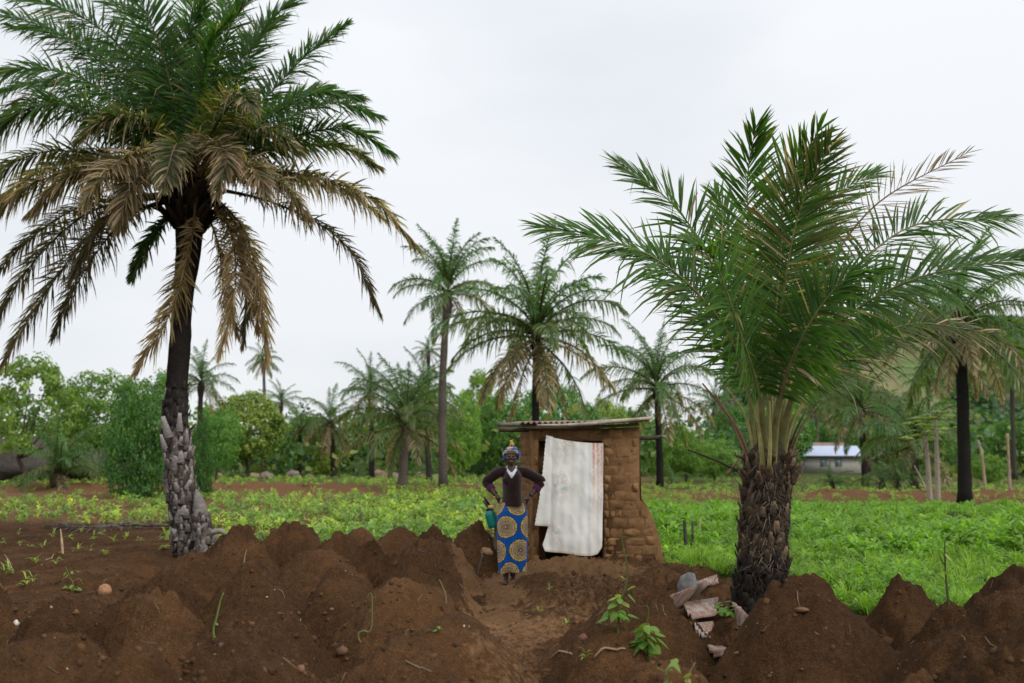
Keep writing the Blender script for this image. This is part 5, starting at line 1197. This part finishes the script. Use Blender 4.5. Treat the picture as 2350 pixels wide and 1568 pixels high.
# ------------------------------------------------------------------ seedlings and shoots on the mounds
def heart_leaf(seed, L=1.0, c=(.14, .27, .04)):
    pts = np.array([(0, 0), (.10, -.06), (.26, -.02), (.36, .18), (.34, .42), (.24, .66), (.10, .88), (0, 1.0)]); r_ = np.random.default_rng(seed); V = []; Q = []; T = []
    for i, (w, y) in enumerate(pts): V += [(-w, y, -.35 * abs(w) - .3 * y * y), (0, y if i else 0, -.35 * y * y), (w, y, -.35 * abs(w) - .3 * y * y)]
    V = np.array(V) * L; n = len(pts)
    Q = [(i * 3 + j, i * 3 + j + 1, i * 3 + 4 + j, i * 3 + 3 + j) for i in range(n - 1) for j in (0, 1)]
    return MB().add(V, Q, None, np.array(c) * r_.uniform(.85, 1.15)).mesh('leaf', M['weed'], True)
HL = [heart_leaf(1), heart_leaf(2, c=(.17, .30, .05)), heart_leaf(3, c=(.24, .36, .08)), heart_leaf(4, c=(.30, .36, .10))]
def shoot(label, pts, rad, col, leaves=(), name='yam_shoot', cat='shoot', seed=0, d=None, group=None, tendril=()):
    b = hit(*pts[0]) if d is None else at(pts[0][0], pts[0][1], d); dd = b[1]; r_ = np.random.default_rng(seed)
    t = thing(name, b, label, cat, group); P = np.array([at(p[0], p[1], dd + (p[2] if len(p) > 2 else 0)) for p in pts]) - b; P[0, 2] -= .02
    C = catmull(P, 6 * len(pts)); MB().tube(C, np.linspace(rad, rad * .45, len(C)), 6, col).build('stem', M['weed'], t, True)
    for tp in tendril:
        Q_ = np.array([at(p[0], p[1], dd + (p[2] if len(p) > 2 else 0)) for p in tp]) - b; C2 = catmull(Q_, 5 * len(tp)); MB().tube(C2, np.linspace(rad * .6, rad * .35, len(C2)), 5, np.array(col) * 1.1).build('side_stem', M['weed'], t, True)
    for (lx, ly, sz, az, kind) in leaves:
        o = link('leaf', HL[kind], t); o.location = tuple(at(lx, ly, dd + r_.normal(0, .03)) - b); o.rotation_euler = (r_.uniform(-.7, -.1), r_.normal(0, .3), az); o.scale = (sz * .85,) * 3
    return t
R_ = np.random.default_rng(77)
def ring_leaves(cx, cy, n, rx, ry, sz, kinds):
    return [(cx + rx * math.cos(a) * R_.uniform(.3, 1), cy + ry * R_.uniform(-1, 1), sz * R_.uniform(.75, 1.2), a0, int(R_.choice(kinds))) for a, a0 in ((2 * math.pi * k / n, -math.pi / 2 + 2 * math.pi * k / n) for k in range(n))]
SG = (.13, .16, .045); SY = (.24, .27, .07)
shoot('leafy yam seedling with a long thin vine rising above it, on the middle mound', [(1417, 1455), (1420, 1420), (1423, 1385), (1437, 1340), (1440, 1300), (1431, 1262), (1428, 1236), (1437, 1231)], .008, SG,
      ring_leaves(1418, 1408, 9, 28, 8, .105, (0, 1)) + ring_leaves(1422, 1372, 8, 24, 14, .085, (1, 2, 3)) + [(1452, 1345, .08, .5, 3), (1440, 1325, .05, 2, 2), (1436, 1290, .03, 1, 3), (1426, 1322, .04, 4, 3)], seed=1, tendril=[[(1421, 1415), (1400, 1402), (1396, 1412)], [(1421, 1410), (1436, 1398), (1444, 1408)]])
shoot('bright leafy yam seedling lower right on the middle mound', [(1494, 1520), (1487, 1495), (1484, 1470), (1484, 1440), (1488, 1405), (1485, 1390), (1478, 1392)], .008, SG,
      ring_leaves(1483, 1470, 10, 30, 12, .115, (0, 1)) + ring_leaves(1482, 1444, 8, 22, 9, .095, (1, 2)) + [(1490, 1432, .08, 1, 2)], seed=2, tendril=[[(1487, 1490), (1468, 1468), (1462, 1478)], [(1487, 1488), (1505, 1466), (1512, 1480)]])
shoot('wilting curled yam shoot at the bottom edge right of centre', [(1528, 1580), (1532, 1555), (1535, 1535), (1548, 1530), (1549, 1515)], .007, SY, [(1549, 1512, .10, 2.0, 3), (1545, 1514, .08, 4.0, 2), (1530, 1562, .09, 1.2, 0), (1540, 1566, .08, 4.6, 1)], seed=3, tendril=[[(1535, 1545), (1518, 1538), (1508, 1532)]])
shoot('pale withered shoot right of the curled bottom shoot', [(1572, 1572), (1580, 1552), (1590, 1530), (1596, 1520)], .006, (.3, .24, .12), [(1585, 1545, .05, 1, 3), (1578, 1558, .05, 3, 3), (1575, 1562, .05, 5, 3)], seed=4)
shoot('drooping pale seedling in the soil at far left', [(172, 1362), (168, 1340), (160, 1322), (150, 1300)], .007, SY, ring_leaves(165, 1340, 8, 26, 12, .075, (2, 3)) + ring_leaves(160, 1312, 5, 18, 10, .05, (3, 2)), seed=5, tendril=[[(166, 1335), (182, 1328), (190, 1340)], [(164, 1328), (148, 1325), (142, 1335)]])
shoot('upright green leafless shoot on the left front mound', [(493, 1464), (490, 1445), (497, 1418), (503, 1392), (507, 1375), (513, 1361)], .010, (.20, .27, .07), [(500, 1402, .03, 1, 2), (495, 1430, .03, 4, 2)], seed=6, tendril=[[(493, 1462), (508, 1468), (516, 1470)], [(493, 1462), (488, 1468)], [(505, 1470), (525, 1462), (548, 1454)]])
shoot('curled green and pale shoot on the centre front mound', [(838, 1484), (824, 1468), (823, 1454), (835, 1448), (847, 1451), (853, 1436), (854, 1405), (854, 1372), (849, 1361), (843, 1374)], .0085, (.22, .24, .08), (), seed=7)
shoot('dry bent stem on the slope left of the path', [(1022, 1388), (1023, 1368), (1015, 1345), (1008, 1330)], .008, (.26, .23, .13), (), seed=8)
shoot('tiny shoot on a mound below the grey palm', [(560, 1292), (562, 1276), (566, 1262)], .008, (.35, .31, .17), [(564, 1270, .03, 1, 3)], seed=9)
shoot('small green sprig on the centre front mound', [(1006, 1452), (1006, 1440)], .006, SG, ring_leaves(1006, 1442, 5, 7, 5, .03, (1, 2)), seed=10, tendril=[[(1000, 1450), (985, 1446), (975, 1452)]])
shoot('tall thin stem with few round leaves between the right-hand mounds', [(2178, 1390), (2172, 1340), (2169, 1290), (2168, 1240)], .010, (.12, .13, .05), [(2155, 1268, .09, 1, 3), (2172, 1272, .09, 4, 3), (2178, 1345, .06, 2, 2), (2165, 1310, .05, 5, 2)], seed=11, tendril=[[(2170, 1300), (2160, 1285), (2155, 1270)]])
shoot('short twig on the peak of the pointed right-hand mound', [(2070, 1318), (2071, 1294)], .006, (.06, .06, .025), (), seed=12)
shoot('little grassy tuft on the front slope at the right', [(2212, 1480), (2214, 1466), (2206, 1458)], .006, (.3, .28, .12), [(2205, 1470, .06, 1, 3), (2220, 1470, .06, 4, 3)], seed=13, tendril=[[(2212, 1478), (2222, 1465), (2228, 1470)]])
SEED = [plant_arrays(np.random.default_rng(50 + k), 7, .10, .05, .16, .03, CG1, CG3, .8) for k in range(4)]
SMESH = []
for V, c in SEED:
    m = MB(); m.add(V.reshape(-1, 3), (PQ[None] + (np.arange(len(V)) * 6)[:, None, None]).reshape(-1, 4), None, np.repeat(c, 6, 0)); SMESH.append(m.mesh('seedling', M['weed']))
for k, (px, py) in enumerate([(45, 1255), (100, 1262), (68, 1258), (120, 1238), (160, 1240), (178, 1270), (205, 1268), (260, 1250), (232, 1230), (290, 1240), (42, 1228), (80, 1300), (128, 1298), (125, 1228), (215, 1240), (240, 1280), (5, 1252), (20, 1320), (60, 1345), (185, 1225), (320, 1245), (12, 1322), (75, 1338), (1260, 1365), (1300, 1440), (1236, 1410), (1345, 1520), (1990, 1300)]):
    p = hit(px, py); o = link('seedling', SMESH[k % 4]); o.location = tuple(p); o.rotation_euler = (0, 0, k * 1.7); o.scale = ((.8 + .35 * ((k * 37) % 10) / 10) * (.42 if px > 1100 else .85),) * 3
    lab = ('tiny grass seedling beside the path' if px > 1100 else 'small green seedling at the left edge of the bare soil' if px < 50 else 'small green seedling between the left edge and the upright dry stalk' if px < 130 else
           'small green seedling just right of the upright dry stalk' if px < 200 else 'small green seedling between the upright dry stalk and the tall palm')
    tag(o, lab if px < 1900 else 'tiny grass seedling among the right-hand mounds', 'seedling', 'seedlings at left' if px < 400 else 'seedlings by the path')
for lab, pts, rad, col in [('pale dry stalk standing upright in the soil at left', [(144, 1274), (142, 1245), (139, 1214)], [.02, .022, .008], (.50, .36, .22)), ('grey dry twig leaning at the left edge', [(30, 1312), (22, 1290), (10, 1272)], [.008, .008, .005], (.3, .24, .18)),
                           ('long straw lying left of the upright dry stalk', [(95, 1298), (120, 1282), (140, 1268)], [.008, .008, .006], (.36, .28, .17)), ('bent root lying beside the path at the bottom', [(1362, 1522), (1385, 1502), (1412, 1494), (1435, 1492)], [.006, .009, .008, .006], (.30, .2, .12)),
                           ('pale root lying left of the bent root', [(1262, 1518), (1285, 1510), (1312, 1512)], [.007, .009, .006], (.34, .24, .15)), ('thin twig on the centre front mound', [(930, 1528), (960, 1536), (990, 1545)], [.004, .005, .003], (.2, .14, .09))]:
    dd = hit(*pts[0])[1]
    if 'standing' in lab or 'leaning' in lab: stick(lab, pts, dd, rad, col)
    else:
        P = np.array([hit(*p) + [0, 0, rad[0] * .7] for p in pts]); b_ = P[0].copy(); C = catmull(P, 10); C[:, 2] = np.maximum(C[:, 2], ground_h(C[:, 0], C[:, 1]) + .004)
        o = MB().tube(C - b_, np.interp(np.linspace(0, 1, 10), np.linspace(0, 1, len(rad)), rad), 6, col, wob=.2).build('root', M['wood'], None, True); o.location = tuple(b_); tag(o, lab, 'root')
def rock(label, px, py, w, h, col, seed, name='stone', cat='stone', noise_=.34, group=None):
    p = hit(px, py); s = p[1] / FP; o = MB().ell((0, 0, h * s * .2), (w * s / 2, w * s * .4, h * s * .7), col, *((9, 7) if noise_ >= .3 else (18, 12)), noise=noise_, seed=seed).build(name, M['stone']); o.location = tuple(p); return tag(o, label, cat, group)
rock('tan tuber-shaped stone lying in the soil at left', 240, 1362, 30, 22, (.36, .19, .10), 1, noise_=.15)
rock('white shard at the left edge of the front mound', 36, 1445, 14, 10, (.7, .66, .58), 2)
rock('angular grey-white stone left of the short thick palm', 1582, 1352, 56, 40, (.22, .215, .21), 5, noise_=.45)
rock('dark pebble on top of the left front mound', 508, 1491, 14, 11, (.13, .10, .08), 6)
rock('reddish clod in the hollow at bottom centre', 690, 1548, 18, 13, (.26, .13, .08), 7)
rock('brown stone on the rim of the centre front mound', 785, 1512, 26, 14, (.16, .09, .055), 8)
rock('tan rubble stone left of the stick pile', 1806, 1308, 26, 24, (.22, .14, .085), 9)
rock('small rubble stone beside the stick pile', 1824, 1312, 18, 15, (.2, .125, .08), 10)
rock('tan clod at the side of the big right mound', 1838, 1404, 36, 9, (.17, .09, .045), 11)
rock('red-brown bark chunk on the path', 1338, 1468, 26, 11, (.18, .08, .05), 12)

# ------------------------------------------------------------------ scrap tin round the short palm, stick pile
def sheet(label, quad, thick=.012, corr=0, nn=14, seed=0, lift=.02, curl=0.0, name='tin_sheet'):
    Q4 = np.array([hit(*q[:2]) for q in quad]); Q4[:, 2] = [float(ground_h(Q4[k_, :1], Q4[k_, 1:2], False)[0]) + lift * 2 + (q[2] if len(q) > 2 else 0) for k_, q in enumerate(quad)]; b_ = Q4.mean(0); S, T = np.meshgrid(np.linspace(0, 1, nn * 2), np.linspace(0, 1, nn))
    P = ((1 - S) * (1 - T))[..., None] * Q4[0] + (S * (1 - T))[..., None] * Q4[1] + (S * T)[..., None] * Q4[2] + ((1 - S) * T)[..., None] * Q4[3]
    P[..., 2] += corr * np.sin(T * 2 * math.pi * 4) + .005 * fbm(np.stack([S * 3, T * 3, S * 0 + seed], -1), 1, 2, seed) + curl * (np.abs(T - .5) * 2) ** 2
    P[..., :2] += (.012 * fbm(np.stack([S * 6, T * 6, S * 0 + seed + 4], -1), 1, 2, seed))[..., None] * ((S < .05) | (S > .95) | (T < .06) | (T > .94))[..., None]
    m = MB(); m.grid(P - b_); m.grid(P - b_ - np.array([0, 0, thick]), flip=True)
    for e in (P[0], P[-1], P[:, 0], P[:, -1]): m.grid(np.stack([e - b_, e - b_ - np.array([0, 0, thick])], 0))
    o = m.build(name, M['rusty_metal'], None, True); o.location = tuple(b_); return tag(o, label, 'metal sheet')
sheet('long rusty tin strip leaning towards the foot of the short thick palm', [(1538, 1388, .02), (1630, 1362, .10), (1648, 1350, .09), (1562, 1406, .02)], seed=1, curl=.015)
sheet('rust-streaked flaking tin sheet lying left of the palm foot', [(1568, 1408, .05), (1650, 1398, .06), (1642, 1440, .02), (1590, 1445, .02)], corr=.018, seed=2, lift=.03)
sheet('torn purple-brown tin scrap below the flaking sheet', [(1592, 1448), (1640, 1442), (1632, 1462), (1612, 1476)], corr=.016, seed=3)
sheet('flat dark rusty plate on the soil below the palm', [(1622, 1492), (1655, 1486), (1696, 1512), (1640, 1515)], seed=4)
sheet('small bent rusty scrap in front of the palm foot', [(1678, 1418, .06), (1700, 1416, .04), (1728, 1440), (1694, 1444)], seed=5)
sheet('rusty scrap edge behind the grey-white stone', [(1600, 1352, .05), (1645, 1340, .06), (1650, 1350, .04), (1606, 1366, .03)], seed=6)
for k, (pa, pb, rad, lab, col) in enumerate([((1808, 1283), (1885, 1308), .022, 'topmost grey stick of the pile right of the short palm', (.14, .105, .08)), ((1842, 1284), (1885, 1302), .026, 'dark stick at the back of the pile right of the short palm', (.07, .052, .038)), ((1812, 1298), (1890, 1322), .03, 'reddish stick at the front of the pile right of the short palm', (.2, .11, .07)), ((1820, 1300), (1870, 1330), .018, 'short stick under the pile right of the short palm', (.16, .1, .065)), ((1872, 1270), (1905, 1320), .012, 'pale straw stalk slanting over the stick pile', (.45, .36, .2))]):
    P = np.array([at(*pa, 7.45), at(*pb, 7.3)]); P[:, 2] = ground_h(P[:, 0], P[:, 1]) + rad * .8 + (.0, .03, .0, .0, .05)[k]; b_ = P[0].copy()
    o = MB().tube(catmull(P, 8) - b_, rad, 8, col, wob=.25, seed=k).build('stick', M['wood'], None, True); o.location = tuple(b_); tag(o, lab, 'stick')
for k, (px, py, sc_) in enumerate([(1662, 1420, 1.0), (1676, 1428, .8), (1650, 1424, .7)]):
    p = hit(px, py); t = thing('weed_plant', p, 'small leafy green weed at the foot of the short thick palm', 'weed', 'weeds at the palm foot')
    for j in range(8):
        o = link('leaf', HL[j % 2], t); a = j * 2.4; o.location = (.05 * math.cos(a) * sc_, .05 * math.sin(a) * sc_, .05 + .01 * ((j * 5) % 8)); o.rotation_euler = (.5 - .16 * ((j * 3) % 8), .3 * math.sin(j * 4.1), a - math.pi / 2); o.scale = (.075 * sc_,) * 3

# fallen grey frond left of the grey palm
P = np.array([hit(*p) + [0, 0, .03] for p in ((398, 1216), (300, 1214), (200, 1218), (105, 1212))]); b_ = P[0].copy(); C = catmull(P, 20); C[:, 2] = ground_h(C[:, 0], C[:, 1]) + .08
ff = thing('fallen_frond', b_, 'grey withered palm frond lying on the soil left of the tall palm', 'palm frond')
MB().tube(C - b_, np.linspace(.05, .015, 20), 7, (.13, .115, .10), flat=.6).build('midrib', M['wood'], ff, True)
LV, LC = leaflets(C - b_, np.random.default_rng(5), 60, .45, .03, .35, cf_mix((.16, .145, .125), (.22, .2, .17), 0, 0), .15, .5); b2 = MB(); LV[..., 2] = np.maximum(LV[..., 2], -.08); add_leaflets(b2, LV, LC); o = b2.build('leaflets', M['dry_leaf'], ff); o['kind'] = 'stuff'
stick('grey broken log end just right of the tall palm foot', [(486, 1222), (505, 1218), (520, 1228)], 16.2, [.05, .045, .03], (.22, .2, .17), 3, 'log', 'log')

# small fence posts in the weeds, papaya trees, dead poles
for k, (pts, rad, lab, col) in enumerate([([(1574, 1262), (1572, 1225), (1571, 1194)], [.035, .03, .028], 'dark short post in the weeds right of the hut', (.06, .055, .05)), ([(1590, 1250), (1589, 1195)], [.022, .02], 'second dark post in the weeds, right of the first', (.08, .075, .065)), ([(1608, 1248), (1606, 1215), (1609, 1186)], [.014, .013, .01], 'pale thin stake beside the two dark posts', (.45, .36, .2))]):
    dd = hit(pts[0][0], pts[0][1])[1]; stick(lab, pts, dd, rad, col, k, 'fence_post', 'post')
def papaya(label, base, top, d, n, sz, seed):
    r_ = np.random.default_rng(seed); B = at(*base, d); B[2] = gz(B[0], B[1]); Tp = at(*top, d); t = thing('papaya_tree', B, label, 'papaya tree', 'papaya trees')
    MB().tube(catmull([(0, 0, -.1), (Tp - B) * .5 + [r_.normal(0, .08), 0, 0], Tp - B], 12), np.linspace(.11, .06, 12), 9, (.36, .31, .24), wob=.06).build('trunk', M['bark'], t, True)
    for k in range(n):
        a = k * 2.4 + r_.normal(0, .2); e = r_.uniform(-.35, .5); L = sz * r_.uniform(.6, 1); dv = np.array([math.cos(a) * math.cos(e), math.sin(a) * math.cos(e), math.sin(e)]); p0_ = Tp - B; p1_ = p0_ + dv * L
        m = MB(); m.tube([p0_, p0_ * .5 + p1_ * .5 + [0, 0, .04], p1_], [.014, .011, .008], 5, (.2, .28, .08))
        for j in range(7):
            aj = a + (j - 3) * .62; D_ = np.array([math.cos(aj), math.sin(aj), -.3]); ll = sz * .42 * (1 - .07 * abs(j - 3)); sd_ = np.array([-D_[1], D_[0], 0]) * ll * .17
            m.add([p1_, p1_ + D_ * ll * .55 + sd_, p1_ + D_ * ll, p1_ + D_ * ll * .55 - sd_], [(0, 1, 2, 3)], None, np.array([.34, .46, .12]) * r_.uniform(.7, 1.2))
        m.build('leaf', M['leaf'], t)
papaya('taller papaya tree left of the big black-trunked palm', (2152, 1155), (2146, 962), 37, 16, 1.0, 1)
papaya('shorter papaya tree left of the taller papaya', (2134, 1150), (2124, 1000), 38, 12, .85, 2)
for k, (pts, rad, lab) in enumerate([([(2262, 1130), (2255, 1060), (2245, 1010)], [.07, .06, .04], 'bare leaning pole right of the big black-trunked palm'), ([(2318, 1130), (2315, 1060), (2312, 995)], [.07, .06, .05], 'bare upright pole near the right edge'), ([(2130, 1135), (2112, 1095), (2098, 1068)], [.05, .04, .02], 'bare dead branch leaning left beside the papaya trunks')]):
    stick(lab, pts, 44, rad, (.36, .28, .2), k, 'bare_pole', 'pole')
tree('rust-brown withered bush in the distant treeline', 738, 1025, 26, 100, 2, 40, bottom=.2, name='withered_bush', cat='bush')

# ------------------------------------------------------------------ soil crumbs and litter
r = np.random.default_rng(31)
ICO_V = norm(np.array([(0, 1, 1.618), (0, -1, 1.618), (0, 1, -1.618), (0, -1, -1.618), (1, 1.618, 0), (-1, 1.618, 0), (1, -1.618, 0), (-1, -1.618, 0), (1.618, 0, 1), (-1.618, 0, 1), (1.618, 0, -1), (-1.618, 0, -1)], float))
ICO_F = np.array([(0, 1, 8), (0, 9, 1), (0, 4, 5), (0, 8, 4), (0, 5, 9), (1, 6, 8), (1, 7, 6), (1, 9, 7), (2, 3, 11), (2, 10, 3), (2, 5, 4), (2, 4, 10), (2, 11, 5), (3, 6, 7), (3, 10, 6), (3, 7, 11), (4, 8, 10), (5, 11, 9), (6, 10, 8), (7, 9, 11)])
def crumbs(mb, n, smin, smax, colfn, ymin=4, ymax=17, power=3.0, sink=.1):
    y = ymin + (ymax - ymin) * r.random(n) ** 1.3; x = r.uniform(-.56, .56, n) * y; k = (r.random(n) > weed_mask(x, y)) & (r.random(n) < .45 + sstep(.3, .9, dist_path(x, y))); x, y = x[k], y[k]; n = len(x)
    s = smin * (smax / smin) ** (r.random(n) ** power); z = ground_h(x, y) + s * sink
    V = ICO_V[None] * (s[:, None, None] * r.uniform(.6, 1.3, (n, 12, 1))) * r.uniform(.6, 1.3, (n, 1, 3)) + np.stack([x, y, z], -1)[:, None]
    F = (ICO_F[None] + (np.arange(n) * 12)[:, None, None]).reshape(-1, 3); mb.add(V.reshape(-1, 3), None, F, np.repeat(colfn(n), 12, 0))
cb = MB(); crumbs(cb, 12000, .005, .024, lambda n: np.array([.10, .053, .024]) * r.uniform(.45, 1.5, (n, 1)))
crumbs(cb, 800, .016, .05, lambda n: np.array([.095, .047, .021]) * r.uniform(.6, 1.3, (n, 1)), ymin=4.2, ymax=14, sink=-.45)
tag(cb.build('soil_clods', M['stone']), None, None, kind='stuff')
lt = MB(); crumbs(lt, 420, .005, .011, lambda n: np.array([.42, .33, .24]) * r.uniform(.5, 1.5, (n, 1)))
for k in range(430):                     # straw and root bits
    y0 = 4.2 + 11 * r.random() ** 1.3; x0_ = r.uniform(-.55, .5) * y0
    if weed_mask(np.array([x0_]), np.array([y0]))[0] > .3: continue
    a = r.uniform(0, 6.28); L = r.uniform(.03, .11); P = np.array([[x0_ + math.cos(a) * L * (q - .5) + r.normal(0, .006), y0 + math.sin(a) * L * (q - .5), 0] for q in (0, .5, 1)])
    P[:, 2] = ground_h(P[:, 0], P[:, 1]) + .006 + r.uniform(0, .02, 3); lt.tube(P, [.0018, .0022, .0012], 4, np.array([.26, .18, .11]) * r.uniform(.4, 1.3))
tag(lt.build('ground_litter', M['stone']), None, None, kind='stuff')
